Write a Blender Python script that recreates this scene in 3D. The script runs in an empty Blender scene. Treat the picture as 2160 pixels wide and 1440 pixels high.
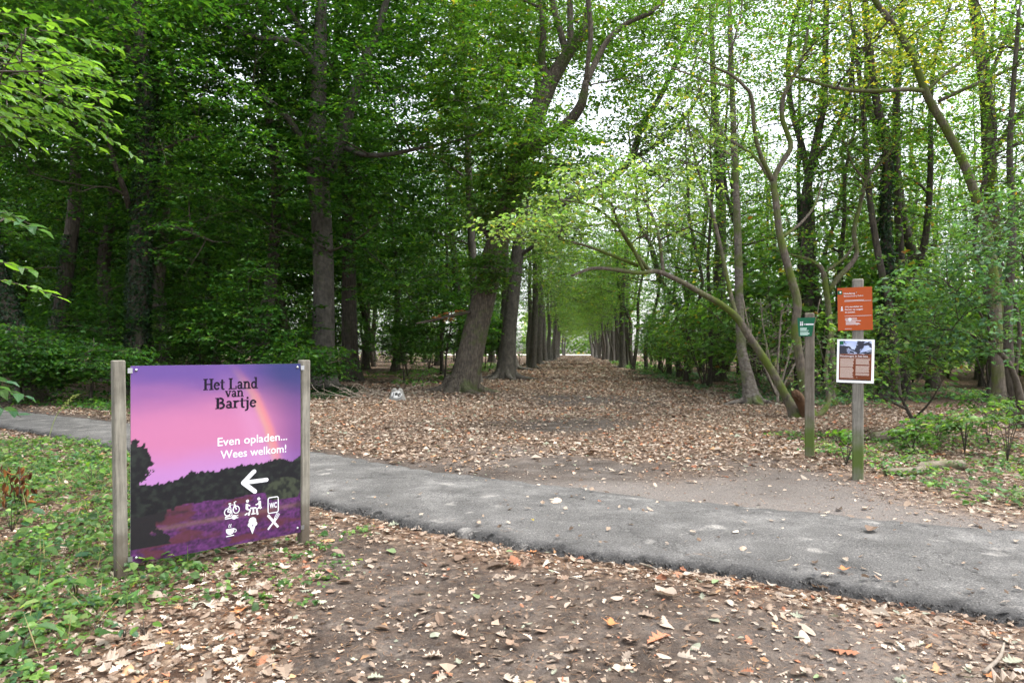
import bpy, math
import numpy as np
from math import radians, pi

sc = bpy.context.scene
COL = sc.collection

# ------------------------------------------------------------------ camera, sky, sun, exposure
CAM_H, FPX, CX, HY = 1.6, 1440.0, 1080.0, 740.0      # eye height, focal length and principal column / horizon row of the survey photo
cd = bpy.data.cameras.new('camera'); cam = bpy.data.objects.new('camera', cd); COL.objects.link(cam)
cam.location = (0, 0, CAM_H); cam.rotation_euler = (pi/2, 0, 0)
cd.sensor_width = 36; cd.lens = 24; cd.shift_y = 20/2160; cd.clip_end = 3000; cd.clip_start = 0.05
sc.camera = cam

SUN_EL, SUN_AZ = 68, 98            # degrees; azimuth clockwise from the viewing direction (+Y)
w = bpy.data.worlds.new('World'); sc.world = w; w.use_nodes = True
nt = w.node_tree; nt.nodes.clear()
sky = nt.nodes.new('ShaderNodeTexSky'); sky.sky_type = 'NISHITA'; sky.sun_disc = False
sky.sun_elevation = radians(SUN_EL); sky.sun_rotation = radians(SUN_AZ); sky.air_density = 1.0; sky.dust_density = 3.0
hs = nt.nodes.new('ShaderNodeHueSaturation'); hs.inputs['Saturation'].default_value = 0.30; hs.inputs['Value'].default_value = 1.0
bgn = nt.nodes.new('ShaderNodeBackground'); bgn.inputs['Strength'].default_value = 0.15
wo = nt.nodes.new('ShaderNodeOutputWorld')
nt.links.new(sky.outputs[0], hs.inputs['Color']); nt.links.new(hs.outputs[0], bgn.inputs['Color']); nt.links.new(bgn.outputs[0], wo.inputs[0])

sl = bpy.data.lights.new('sun', 'SUN'); sl.energy = 0.9; sl.angle = radians(35); sl.color = (1.0, 0.97, 0.92)
sun = bpy.data.objects.new('sun', sl); COL.objects.link(sun)
sun.rotation_euler = (radians(90-SUN_EL), 0, radians(180-SUN_AZ)); sun.location = (20, 20, 60)

sc.view_settings.view_transform = 'Standard'; sc.view_settings.look = 'None'
sc.view_settings.exposure = 2.05; sc.view_settings.gamma = 1; sc.view_settings.use_curve_mapping = False
sc.render.engine = 'CYCLES'
cy = sc.cycles
cy.max_bounces = 6; cy.diffuse_bounces = 4; cy.glossy_bounces = 1; cy.transmission_bounces = 4; cy.transparent_max_bounces = 4
cy.sample_clamp_indirect = 6; cy.adaptive_threshold = .02; cy.use_denoising = True
try:
    cy.denoiser = 'OPENIMAGEDENOISE'; cy.denoising_input_passes = 'RGB_ALBEDO_NORMAL'; cy.denoising_prefilter = 'FAST'
except Exception: pass

# ------------------------------------------------------------------ helpers
def at(px, py, D):
    return np.array(((px-CX)/FPX*D, D, CAM_H-(py-HY)/FPX*D))
def ground_at(px, py):
    D = CAM_H*FPX/(py-HY); return ((px-CX)/FPX*D, D)

def hash2(ix, iy, s):
    h = (ix.astype(np.int64)*374761393 + iy.astype(np.int64)*668265263 + s*974634777) & 0x7fffffff
    h = ((h ^ (h >> 13))*1274126177) & 0x7fffffff
    return ((h ^ (h >> 16)) & 0xffff)/65535.0
def vnoise(x, y, s=0):
    x = np.asarray(x, float); y = np.asarray(y, float)
    ix = np.floor(x); iy = np.floor(y); fx = x-ix; fy = y-iy
    fx = fx*fx*(3-2*fx); fy = fy*fy*(3-2*fy)
    a = hash2(ix, iy, s); b = hash2(ix+1, iy, s); c = hash2(ix, iy+1, s); d = hash2(ix+1, iy+1, s)
    return (a*(1-fx)+b*fx)*(1-fy)+(c*(1-fx)+d*fx)*fy
def fbm(x, y, s=0, o=4):
    t = 0; a = .5
    for i in range(o):
        t = t+a*vnoise(np.asarray(x)*2**i, np.asarray(y)*2**i, s+i*17); a *= .5
    return t/(1-.5**o)
def sstep(a, b, x):
    t = np.clip((x-a)/(b-a), 0, 1); return t*t*(3-2*t)
def nrm(v):
    return v/np.maximum(np.linalg.norm(v, axis=-1, keepdims=True), 1e-9)

class MB:
    """collects triangles, with a colour per vertex and a material slot per face"""
    def __init__(s): s.v = []; s.f = []; s.c = []; s.m = []; s.sm = []; s.n = 0
    def add(s, v, f, c=(1, 1, 1), mi=0, smooth=False):
        v = np.asarray(v, np.float32).reshape(-1, 3); f = np.asarray(f, np.int32).reshape(-1, 3)
        c = np.asarray(c, np.float32)
        if c.ndim == 1: c = np.tile(c, (len(v), 1))
        s.v.append(v); s.f.append(f+s.n); s.c.append(c); s.n += len(v)
        s.m.append(np.full(len(f), mi, np.int32)); s.sm.append(np.full(len(f), smooth, bool))
        return s
    def mesh(s, name, mats):
        me = bpy.data.meshes.new(name)
        if not s.v: return me
        v = np.concatenate(s.v); f = np.concatenate(s.f); c = np.concatenate(s.c)
        me.vertices.add(len(v)); me.vertices.foreach_set('co', v.ravel())
        me.loops.add(len(f)*3); me.loops.foreach_set('vertex_index', f.ravel())
        me.polygons.add(len(f)); me.polygons.foreach_set('loop_start', np.arange(0, len(f)*3, 3, dtype=np.int32))
        me.polygons.foreach_set('loop_total', np.full(len(f), 3, np.int32))
        me.polygons.foreach_set('material_index', np.concatenate(s.m))
        me.polygons.foreach_set('use_smooth', np.concatenate(s.sm))
        ca = me.color_attributes.new('Col', 'FLOAT_COLOR', 'POINT')
        ca.data.foreach_set('color', np.concatenate([c, np.ones((len(c), 1), np.float32)], 1).astype(np.float32).ravel())
        for m in (mats if isinstance(mats, (list, tuple)) else [mats]): me.materials.append(m)
        me.update(); me.validate()
        return me
    def build(s, name, mats, parent=None, loc=None):
        o = bpy.data.objects.new(name, s.mesh(name, mats)); COL.objects.link(o)
        if parent is not None: o.parent = parent
        if loc is not None: o.location = loc
        return o
    def box(s, x0, x1, y0, y1, z0, z1, c=(1, 1, 1), mi=0, bev=0.0):
        if bev <= 0:
            v = [(x, y, z) for z in (z0, z1) for y in (y0, y1) for x in (x0, x1)]
            q = [(0, 2, 3, 1), (4, 5, 7, 6), (0, 1, 5, 4), (2, 6, 7, 3), (0, 4, 6, 2), (1, 3, 7, 5)]
            f = [t for a, b, cc, d in q for t in ((a, b, cc), (a, cc, d))]
            return s.add(v, f, c, mi)
        b = bev                                     # prism along z with chamfered edges and a chamfered cap
        def ring(z, i):
            X0, X1, Y0, Y1 = x0+i, x1-i, y0+i, y1-i
            return [(X0+b, Y0, z), (X1-b, Y0, z), (X1, Y0+b, z), (X1, Y1-b, z), (X1-b, Y1, z), (X0+b, Y1, z), (X0, Y1-b, z), (X0, Y0+b, z)]
        v = ring(z0, 0)+ring(z1-b, 0)+ring(z1, b*.8)
        f = []
        for r in (0, 1):
            for k in range(8):
                a, bb = r*8+k, r*8+(k+1) % 8; f += [(a, bb, bb+8), (a, bb+8, a+8)]
        f += [(16, 16+k, 17+k) for k in range(1, 7)]
        f += [(0, k+1, k) for k in range(1, 7)]
        return s.add(v, f, c, mi)
    def tube(s, P, R, sides=6, c=(1, 1, 1), mi=0, flute=0.0, seed=0, cap=True):
        P = np.asarray(P, float); R = np.asarray(R, float); k = len(P)
        T = nrm(np.gradient(P, axis=0)); mean = nrm((P[-1]-P[0])[None])[0]
        ref = np.eye(3)[np.argmin(np.abs(mean))]
        A = nrm(np.cross(T, ref)); B = np.cross(T, A)
        an = np.arange(sides)/sides*2*pi
        rr = R[:, None]*np.ones(sides)
        if flute > 0:
            L = np.concatenate([[0], np.cumsum(np.linalg.norm(np.diff(P, axis=0), axis=1))])
            n1 = fbm(np.cos(an)[None]*1.6+7+seed+0*L[:, None], np.sin(an)[None]*1.6+L[:, None]*.45+seed, seed)-.5
            rr = rr*(1+flute*2*n1)
        V = P[:, None]+rr[..., None]*(np.cos(an)[None, :, None]*A[:, None]+np.sin(an)[None, :, None]*B[:, None])
        i = np.arange(k-1)[:, None]*sides; j = np.arange(sides)[None]; j2 = (j+1) % sides
        a = (i+j).ravel(); b = (i+j2).ravel(); cc = (i+sides+j2).ravel(); d = (i+sides+j).ravel()
        F = np.concatenate([np.stack([a, b, cc], 1), np.stack([a, cc, d], 1)])
        V = V.reshape(-1, 3)
        if cap:
            V = np.concatenate([V, P[-1:], P[:1]]); n = k*sides; jj = np.arange(sides); jn = (jj+1) % sides
            F = np.concatenate([F, np.stack([(k-1)*sides+jj, (k-1)*sides+jn, np.full(sides, n)], 1), np.stack([jn, jj, np.full(sides, n+1)], 1)])
        return s.add(V, F, c, mi, True)
    def leaves(s, P, D, N, L, W, c, mi=0, fine=False, fold=.10, bend=.10):
        P = np.asarray(P); D = nrm(D); S = nrm(np.cross(D, N)); N = np.cross(S, D)
        L = np.broadcast_to(np.asarray(L, float), (len(P),))[:, None]; W = np.broadcast_to(np.asarray(W, float), (len(P),))[:, None]
        n = len(P)
        if fine:
            pr = [(0, 0, 0), (.28, .85, fold), (.66, .78, fold*.9), (1, 0, -bend*1.4), (.66, -.78, fold*.9), (.28, -.85, fold), (.5, 0, 0)]
            tr = [(0, 1, 6), (1, 2, 6), (2, 3, 6), (3, 4, 6), (4, 5, 6), (5, 0, 6)]
        else:
            pr = [(0, 0, 0), (.45, 1, fold), (1, 0, -bend), (.45, -1, fold)]; tr = [(0, 1, 2), (0, 2, 3)]
        k = len(pr)
        V = np.stack([P+D*L*u+S*W*.5*v+N*L*h for u, v, h in pr], 1).reshape(-1, 3)
        F = (np.arange(n)[:, None, None]*k+np.array(tr)[None]).reshape(-1, 3)
        return s.add(V, F, np.repeat(np.asarray(c, np.float32), k, 0), mi)

def spline(pts, rad, step):
    """Catmull-Rom through pts (n,3) with radii, resampled about every `step` metres"""
    P = np.asarray(pts, float); R = np.asarray(rad, float)
    Q = np.concatenate([[2*P[0]-P[1]], P, [2*P[-1]-P[-2]]]); out = []; ro = []
    for i in range(len(P)-1):
        a, b, c, d = Q[i:i+4]; n = max(2, int(np.linalg.norm(c-b)/step)+1)
        t = np.linspace(0, 1, n, endpoint=False)[:, None]
        out.append(.5*(2*b+(c-a)*t+(2*a-5*b+4*c-d)*t*t+(3*b-a-3*c+d)*t**3)); ro.append(R[i]+(R[i+1]-R[i])*t[:, 0])
    return np.concatenate(out+[P[-1:]]), np.concatenate(ro+[R[-1:]])

def tag(o, label=None, cat=None, group=None, kind=None):
    if label: o['label'] = label
    if cat: o['category'] = cat
    if group: o['group'] = group
    if kind: o['kind'] = kind
    return o
def empty(name, loc=(0, 0, 0), rz=0):
    o = bpy.data.objects.new(name, None); COL.objects.link(o); o.location = loc; o.rotation_euler = (0, 0, rz); o.empty_display_size = .2
    return o
KIDS = {}
def dup(root, loc, rz=0, scale=1.0, **kw):
    r = root.copy(); COL.objects.link(r); r.location = loc; r.rotation_euler = (0, 0, rz); r.scale = (scale,)*3 if not isinstance(scale, tuple) else scale
    for ch in KIDS[root.name]:
        c = ch.copy(); COL.objects.link(c); c.parent = r
    tag(r, **kw); return r

# ------------------------------------------------------------------ materials
def new_mat(name):
    m = bpy.data.materials.new(name); m.use_nodes = True; n = m.node_tree.nodes; n.clear()
    out = n.new('ShaderNodeOutputMaterial'); b = n.new('ShaderNodeBsdfPrincipled'); m.node_tree.links.new(b.outputs[0], out.inputs[0])
    return m, n, m.node_tree.links, b, out
def plain(name, col, rough=.7, metal=0.0, spec=.4):
    m, n, l, b, o = new_mat(name); b.inputs['Base Color'].default_value = (*col, 1); b.inputs['Roughness'].default_value = rough
    b.inputs['Metallic'].default_value = metal; b.inputs['Specular IOR Level'].default_value = spec
    return m
def ramp(n, stops, interp='LINEAR'):
    r = n.new('ShaderNodeValToRGB'); r.color_ramp.interpolation = interp; e = r.color_ramp.elements
    while len(e) < len(stops): e.new(.5)
    for k, (p, c) in enumerate(stops): e[k].position = p; e[k].color = (*c, 1)
    return r
def coords(n, l, scale=(1, 1, 1), kind='Object'):
    tc = n.new('ShaderNodeTexCoord'); mp = n.new('ShaderNodeMapping'); mp.inputs['Scale'].default_value = scale
    l.new(tc.outputs[kind], mp.inputs[0]); return mp
def noise(n, l, src, scale, detail=4, rough=.6):
    t = n.new('ShaderNodeTexNoise'); t.inputs['Scale'].default_value = scale; t.inputs['Detail'].default_value = detail; t.inputs['Roughness'].default_value = rough
    l.new(src.outputs[0], t.inputs['Vector']); return t
def mix(n, l, a, b, f, mode='MIX'):
    x = n.new('ShaderNodeMix'); x.data_type = 'RGBA'; x.blend_type = mode
    for s, i in ((f, 0), (a, 6), (b, 7)):
        if isinstance(s, (int, float)): x.inputs[i].default_value = s
        elif isinstance(s, tuple): x.inputs[i].default_value = (*s, 1)
        else: l.new(s, x.inputs[i])
    return x.outputs[2]
def bump(n, l, b, h, strength, dist):
    k = n.new('ShaderNodeBump'); k.inputs['Strength'].default_value = strength; k.inputs['Distance'].default_value = dist
    l.new(h, k.inputs['Height']); l.new(k.outputs[0], b.inputs['Normal'])

def leaf_mat(name, trans=.46, rough=.42, spec=.35, tint=(1.9, 1.75, .55)):
    m, n, l, b, out = new_mat(name)
    at_ = n.new('ShaderNodeAttribute'); at_.attribute_name = 'Col'
    l.new(at_.outputs['Color'], b.inputs['Base Color']); b.inputs['Roughness'].default_value = rough; b.inputs['Specular IOR Level'].default_value = spec
    tr = n.new('ShaderNodeBsdfTranslucent'); l.new(mix(n, l, at_.outputs['Color'], tint, 1.0, 'MULTIPLY'), tr.inputs['Color'])
    mx = n.new('ShaderNodeMixShader'); mx.inputs[0].default_value = trans
    l.new(b.outputs[0], mx.inputs[1]); l.new(tr.outputs[0], mx.inputs[2]); l.new(mx.outputs[0], out.inputs[0])
    return m
def bark_mat(name, dark, light, moss=(.06, .085, .02), mosst=.62, ridge=(14, 14, 2.2), bs=.8, bd=.03):
    m, n, l, b, out = new_mat(name)
    c1 = coords(n, l, ridge); c2 = coords(n, l)
    n1 = noise(n, l, c1, 1.6, 5, .65); n2 = noise(n, l, c2, 1.1, 4); n3 = noise(n, l, c2, 9, 4)
    r = ramp(n, [(.3, dark), (.7, light)]); l.new(n1.outputs[0], r.inputs[0])
    r3 = ramp(n, [(.35, (.75, .75, .75)), (.65, (1.15, 1.12, 1.08))]); l.new(n3.outputs[0], r3.inputs[0])
    c = mix(n, l, r.outputs[0], r3.outputs[0], 1.0, 'MULTIPLY')
    r2 = ramp(n, [(mosst-.06, (0, 0, 0)), (mosst+.08, (1, 1, 1))]); l.new(n2.outputs[0], r2.inputs[0])
    l.new(mix(n, l, c, moss, r2.outputs[0]), b.inputs['Base Color'])
    b.inputs['Roughness'].default_value = .9; b.inputs['Specular IOR Level'].default_value = .15
    bump(n, l, b, n1.outputs[0], bs, bd)
    return m

M = {}
M['leaf_dark'] = leaf_mat('leaf_dark', .50, .40, .40)
M['leaf_light'] = leaf_mat('leaf_light', .52, .42, .35, (1.6, 1.5, .6))
M['leaf_dry'] = leaf_mat('leaf_dry', .12, .75, .15, (1.2, 1, .8))
M['bark_oak'] = bark_mat('bark_oak', (.045, .037, .029), (.165, .142, .115), (.075, .10, .03), .58, (15, 15, 2.4), 1.0, .08)
M['bark_beech'] = bark_mat('bark_beech', (.060, .055, .048), (.125, .115, .10), (.05, .06, .025), .66, (3, 3, 1.2), .4, .02)
M['bark_dark'] = bark_mat('bark_dark', (.035, .030, .025), (.10, .088, .073), (.04, .055, .02), .60, (12, 12, 2), .8, .03)
M['bark_moss'] = bark_mat('bark_moss', (.060, .050, .040), (.15, .13, .105), (.075, .10, .02), .50, (16, 16, 3), .7, .02)
M['bark_birch'] = bark_mat('bark_birch', (.065, .055, .046), (.20, .18, .155), (.075, .10, .025), .55, (6, 6, 9), .8, .02)
M['twig'] = bark_mat('twig', (.040, .033, .027), (.105, .09, .072), (.07, .085, .025), .62, (10, 10, 10), .2, .01)
M['twig_pale'] = bark_mat('twig_pale', (.16, .135, .11), (.30, .26, .215), (.12, .13, .05), .7, (10, 10, 10), .2, .01)

def wood_mat(name, a, bcol, zmoss=None, mcol=(.075, .11, .025)):
    m, n, l, b, out = new_mat(name)
    c1 = coords(n, l, (26, 26, 1.6)); c2 = coords(n, l)
    n1 = noise(n, l, c1, 2.2, 6, .7); n2 = noise(n, l, c2, 5, 5); c3 = coords(n, l, (6, 6, 40)); n3 = noise(n, l, c3, 1.5, 3)
    r = ramp(n, [(.28, a), (.72, bcol)]); l.new(n1.outputs[0], r.inputs[0])
    r2 = ramp(n, [(.35, (.7, .7, .68)), (.68, (1.12, 1.12, 1.1))]); l.new(n2.outputs[0], r2.inputs[0])
    c = mix(n, l, r.outputs[0], r2.outputs[0], 1.0, 'MULTIPLY')
    if zmoss:                                    # green algae growing on the lower post
        sep = n.new('ShaderNodeSeparateXYZ'); l.new(c2.outputs[0], sep.inputs[0])
        ad = n.new('ShaderNodeMath'); ad.operation = 'MULTIPLY_ADD'; l.new(n2.outputs[0], ad.inputs[0]); ad.inputs[1].default_value = .5; l.new(sep.outputs[2], ad.inputs[2])
        rz = ramp(n, [(max(zmoss[0], 0), (0, 0, 0)), (zmoss[1], (1, 1, 1)), (zmoss[2], (1, 1, 1)), (zmoss[3], (0, 0, 0))]); l.new(ad.outputs[0], rz.inputs[0])
        c = mix(n, l, c, mcol, rz.outputs[0])
    l.new(c, b.inputs['Base Color']); b.inputs['Roughness'].default_value = .85; b.inputs['Specular IOR Level'].default_value = .2
    bump(n, l, b, n1.outputs[0], .5, .006)
    return m
M['post_pale'] = wood_mat('post_pale', (.12, .11, .09), (.28, .26, .22), (.0, .02, .30, .62), (.085, .068, .05))
M['post_grey'] = wood_mat('post_grey', (.11, .10, .085), (.25, .235, .205), (.22, .42, .60, .95))
M['post_brown'] = wood_mat('post_brown', (.085, .07, .055), (.20, .175, .145), (.22, .40, .62, .90))
M['broken_wood'] = wood_mat('broken_wood', (.05, .028, .016), (.17, .10, .058))
M['log'] = bark_mat('log', (.06, .045, .035), (.26, .23, .18), (.08, .10, .03), .55, (3, 14, 14), .8, .02)

def attr_mat(name, rough=.5, spec=.4):
    m, n, l, b, out = new_mat(name); a = n.new('ShaderNodeAttribute'); a.attribute_name = 'Col'
    l.new(a.outputs['Color'], b.inputs['Base Color']); b.inputs['Roughness'].default_value = rough; b.inputs['Specular IOR Level'].default_value = spec
    return m
M['print'] = attr_mat('print', .4, .4)
M['print_matt'] = attr_mat('print_matt', .65, .3)
M['white_print'] = plain('white_print', (.62, .63, .65), .5)
M['ink'] = plain('ink', (.010, .007, .016), .7, 0.0, .1)
M['metal'] = plain('metal', (.45, .46, .48), .35, 1.0)
M['text_pale'] = plain('text_pale', (.72, .62, .55), .5)
M['text_green'] = plain('text_green', (.50, .68, .60), .5)

# ground: soil, dust and small litter fragments
m, n, l, b, out = new_mat('forest_floor'); M['ground'] = m
c0 = coords(n, l); A = n.new('ShaderNodeAttribute'); A.attribute_name = 'Col'
sp = n.new('ShaderNodeSeparateColor'); l.new(A.outputs['Color'], sp.inputs[0])
na = noise(n, l, c0, 2.2, 6, .65); nb = noise(n, l, c0, 38, 4, .7); nc = noise(n, l, c0, 130, 3, .7)
soil = ramp(n, [(.30, (.042, .035, .030)), (.52, (.080, .068, .059)), (.72, (.150, .132, .118))]); l.new(na.outputs[0], soil.inputs[0])
ng = noise(n, l, c0, 62, 3, .85)
grit = ramp(n, [(.30, (.40, .39, .38)), (.48, (.9, .9, .9)), (.62, (1.25, 1.22, 1.2)), (.72, (2.3, 2.2, 2.1))]); l.new(ng.outputs[0], grit.inputs[0])
s1 = mix(n, l, soil.outputs[0], (.172, .154, .140), sp.outputs[1])
s2 = mix(n, l, s1, grit.outputs[0], .8, 'MULTIPLY')
vo = n.new('ShaderNodeTexVoronoi'); vo.inputs['Scale'].default_value = 17; vo.inputs['Randomness'].default_value = 1; l.new(c0.outputs[0], vo.inputs['Vector'])
vs = n.new('ShaderNodeSeparateColor'); l.new(vo.outputs['Color'], vs.inputs[0])
lr = ramp(n, [(0, (.07, .042, .028)), (.25, (.15, .088, .055)), (.5, (.26, .165, .105)), (.75, (.34, .23, .155)), (1, (.48, .37, .27))], 'LINEAR'); l.new(vs.outputs[0], lr.inputs[0])
dk = ramp(n, [(.02, (1.1, 1.1, 1.1)), (.55, (.35, .32, .30))]); l.new(vo.outputs['Distance'], dk.inputs[0])
lit = mix(n, l, lr.outputs[0], dk.outputs[0], .8, 'MULTIPLY')
brk = ramp(n, [(.36, (0, 0, 0)), (.46, (1, 1, 1))]); l.new(nb.outputs[0], brk.inputs[0])
f1 = n.new('ShaderNodeMath'); f1.operation = 'MULTIPLY'; l.new(sp.outputs[0], f1.inputs[0]); l.new(brk.outputs[0], f1.inputs[1])
l.new(mix(n, l, mix(n, l, s2, lit, f1.outputs[0]), (.52, .48, .41), sp.outputs[2]), b.inputs['Base Color'])  # pale sand at the avenue's end, whitened to imitate strong sunlight on it
b.inputs['Roughness'].default_value = .95; b.inputs['Specular IOR Level'].default_value = .1
hb = n.new('ShaderNodeMath'); hb.operation = 'ADD'; l.new(nb.outputs[0], hb.inputs[0]); l.new(nc.outputs[0], hb.inputs[1])
bump(n, l, b, hb.outputs[0], .7, .02)

# asphalt: worn aggregate, dusty in the middle, darker broken edge
m, n, l, b, out = new_mat('asphalt'); M['asphalt'] = m
c0 = coords(n, l); A = n.new('ShaderNodeAttribute'); A.attribute_name = 'Col'
sp = n.new('ShaderNodeSeparateColor'); l.new(A.outputs['Color'], sp.inputs[0])
na = noise(n, l, c0, 1.7, 6, .65); nc = noise(n, l, c0, 170, 3, .75); nd = noise(n, l, c0, 60, 3, .7)
base = ramp(n, [(.30, (.072, .070, .067)), (.52, (.120, .116, .111)), (.72, (.20, .194, .185))]); l.new(na.outputs[0], base.inputs[0])
s1 = mix(n, l, (.050, .049, .048), base.outputs[0], sp.outputs[0])
ng = noise(n, l, c0, 75, 2, .9)
grit = ramp(n, [(.30, (.35, .35, .35)), (.48, (.9, .9, .9)), (.60, (1.35, 1.33, 1.3)), (.70, (2.6, 2.5, 2.4))]); l.new(ng.outputs[0], grit.inputs[0])
ns = noise(n, l, c0, 3.1, 3, .5); spot = ramp(n, [(.63, (0, 0, 0)), (.72, (.75, .75, .75))]); l.new(ns.outputs[0], spot.inputs[0])
s1 = mix(n, l, s1, (.30, .285, .265), spot.outputs[0])
vc = n.new('ShaderNodeTexVoronoi'); vc.feature = 'DISTANCE_TO_EDGE'; vc.inputs['Scale'].default_value = .55; wn = noise(n, l, c0, 2.5, 4, .6)
wa = n.new('ShaderNodeVectorMath'); wa.operation = 'MULTIPLY_ADD'; l.new(wn.outputs['Color'], wa.inputs[0]); wa.inputs[1].default_value = (.7, .7, .7); l.new(c0.outputs[0], wa.inputs[2]); l.new(wa.outputs[0], vc.inputs['Vector'])
cr = ramp(n, [(.0, (.55, .55, .55)), (.012, (1, 1, 1))]); l.new(vc.outputs['Distance'], cr.inputs[0])
s1 = mix(n, l, s1, cr.outputs[0], .7, 'MULTIPLY')
l.new(mix(n, l, s1, grit.outputs[0], .75, 'MULTIPLY'), b.inputs['Base Color'])
b.inputs['Roughness'].default_value = .9; b.inputs['Specular IOR Level'].default_value = .2
hb = n.new('ShaderNodeMath'); hb.operation = 'ADD'; l.new(nc.outputs[0], hb.inputs[0]); l.new(nd.outputs[0], hb.inputs[1])
bump(n, l, b, hb.outputs[0], .8, .012)

# ------------------------------------------------------------------ ground sheet and cycle path
NEAR = np.array([(8.5, .6), (6, 2.2), (3.03, 4.04), (2.5, 4.39), (1.63, 4.9), (1.14, 5.12), (.08, 5.62), (-.77, 6.19), (-1.53, 6.80), (-2.3, 7.35), (-4.2, 9.0), (-6.5, 11.2), (-10.8, 14.4), (-18, 19), (-30, 26)])
FAR = np.array([(10.5, 2.9), (7.6, 4.2), (4.45, 5.94), (3.7, 6.3), (2.89, 6.7), (2.3, 6.98), (1.63, 7.3), (.66, 7.94), (-.47, 8.60), (-1.53, 9.4), (-4.6, 12.0), (-7.3, 14.2), (-12.5, 17.6), (-19, 22), (-31, 29)])
def resamp(P, nn):
    Q, _ = spline(np.concatenate([P, np.zeros((len(P), 1))], 1), np.zeros(len(P)), .05)
    d = np.concatenate([[0], np.cumsum(np.linalg.norm(np.diff(Q[:, :2], axis=0), axis=1))]); t = np.linspace(0, d[-1], nn)
    return np.stack([np.interp(t, d, Q[:, 0]), np.interp(t, d, Q[:, 1])], 1)
NP_ = 1100
EN, EF = resamp(NEAR, NP_), resamp(FAR, NP_)
def near_y(x): return np.interp(x, EN[::-1, 0], EN[::-1, 1])
def far_y(x): return np.interp(x, EF[::-1, 0], EF[::-1, 1])
def on_path(x, y, mrg=0.0): return (y > near_y(x)-mrg) & (y < far_y(x)+mrg)
def hgt(x, y):
    x = np.asarray(x, float); y = np.asarray(y, float)
    h = (fbm(x*.5, y*.5, 3)-.5)*.07+(fbm(x*2.6, y*2.6, 9)-.5)*.03
    near = sstep(0, .6, np.maximum(near_y(x)-y, y-far_y(x)))
    h = h*(.25+.75*near)-.03*(1-near)
    bank = sstep(3.5, 9, y-far_y(x))*sstep(-1, -7, x-.092*y)*.12       # slight rise under the left wood
    return h*(1-sstep(60, 120, y)*.7)+bank
AV = .0924                                                              # the avenue runs 5.3 degrees right of the view axis
def ava(x, y): return x-AV*y                                            # offset from the avenue's axis
def litter_mask(x, y):
    """0 bare soil .. 1 closed carpet of leaves"""
    n1 = fbm(x*.55+3, y*.45, 21); n2 = fbm(x*1.7, y*1.2, 33)
    beyond = y-far_y(x)
    m_ = sstep(.8, 5.2, beyond+(n1-.5)*5)*.95                           # trodden strip beside the path
    m_ = np.maximum(m_, sstep(1.5, -1.5, x-.0*y)*sstep(.1, 1.0, beyond)*.85)
    m_ = np.maximum(m_, sstep(3.6, 4.8, x)*sstep(.2, 1.2, beyond)*.8)
    for px, py, rx, ry in ((1180, 895, 2.2, 2.0), (1235, 842, 3.2, 3.6), (1190, 985, 2.2, .9)):
        gx, gy = ground_at(px, py); m_ = m_*(1-.9*sstep(1.25, .3, np.hypot((x-gx)/rx, (y-gy)/ry)+(n2-.5)*.7))
    m_ = m_*(1-.55*np.exp(-((x-AV*y-.3)/1.5)**2)*sstep(.42, .6, fbm(x*.7+2, y*.22, 24))*sstep(14, 20, y))*(.62+.38*sstep(.35, .55, fbm(x*.9, y*.6, 25)))
    fore = (y < near_y(x))
    edge = near_y(x)-y
    mf = .22+.75*sstep(.95, .05, edge+(n2-.5)*.5)                        # drift along the path edge
    mf = np.maximum(mf, .85*sstep(.1, -.5, x+1.05+(n1-.5)*1.2+.22*(y-4)))  # left corner
    mf = np.maximum(mf, .62*sstep(1.0, 2.4, x-.25*y+.5+(n1-.5)*1.5))
    return np.clip(np.where(fore, mf, m_), 0, 1)
def dust_mask(x, y):
    n1 = fbm(x*.8+9, y*.8, 51)
    beyond = y-far_y(x)
    d = sstep(4.2, .3, beyond+(n1-.5)*3)*sstep(-2.0, 0.2, x+ (n1-.5)*2)*sstep(6.5, 4.5, x)*(beyond > -.6)*.95
    gx, gy = ground_at(1190, 990); d = d*(1-.85*sstep(1.2, .5, np.hypot((x-gx)/2.2, (y-gy)/1.0)))
    f = sstep(.4, 2.0, x-.15*y+(n1-.5)*1.4)*.75*(y < near_y(x))
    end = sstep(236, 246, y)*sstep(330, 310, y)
    return np.clip(np.maximum(np.maximum(d, f), end), 0, 1)

ys = np.concatenate([np.linspace(-60, 0, 10), np.arange(1, 20, .11), np.arange(20, 60, .5), np.arange(60, 300, 4), np.array([300, 340, 400, 600, 1000, 1800])])
half = np.concatenate([np.arange(0, 8, .11), np.arange(8, 25, .5), np.arange(25, 70, 3), np.array([80, 120, 200, 400, 900, 1600])])
xs = np.concatenate([-half[:0:-1], half])
X, Y = np.meshgrid(xs, ys); Z = hgt(X, Y)
lm = litter_mask(X, Y); dm = dust_mask(X, Y)
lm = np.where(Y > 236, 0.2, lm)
nx, ny = len(xs), len(ys)
i = np.arange(ny-1)[:, None]*nx+np.arange(nx-1)[None]; i = i.ravel()
g = MB(); g.add(np.stack([X, Y, Z], -1), np.concatenate([np.stack([i, i+1, i+nx+1], 1), np.stack([i, i+nx+1, i+nx], 1)]), np.stack([lm, dm, sstep(232, 240, Y)*sstep(330, 310, Y)], -1).reshape(-1, 3), 0, True)  # third channel marks the far sand whose colour carries the sunlit brightness
ground = tag(g.build('ground', M['ground']), kind='structure')

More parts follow.
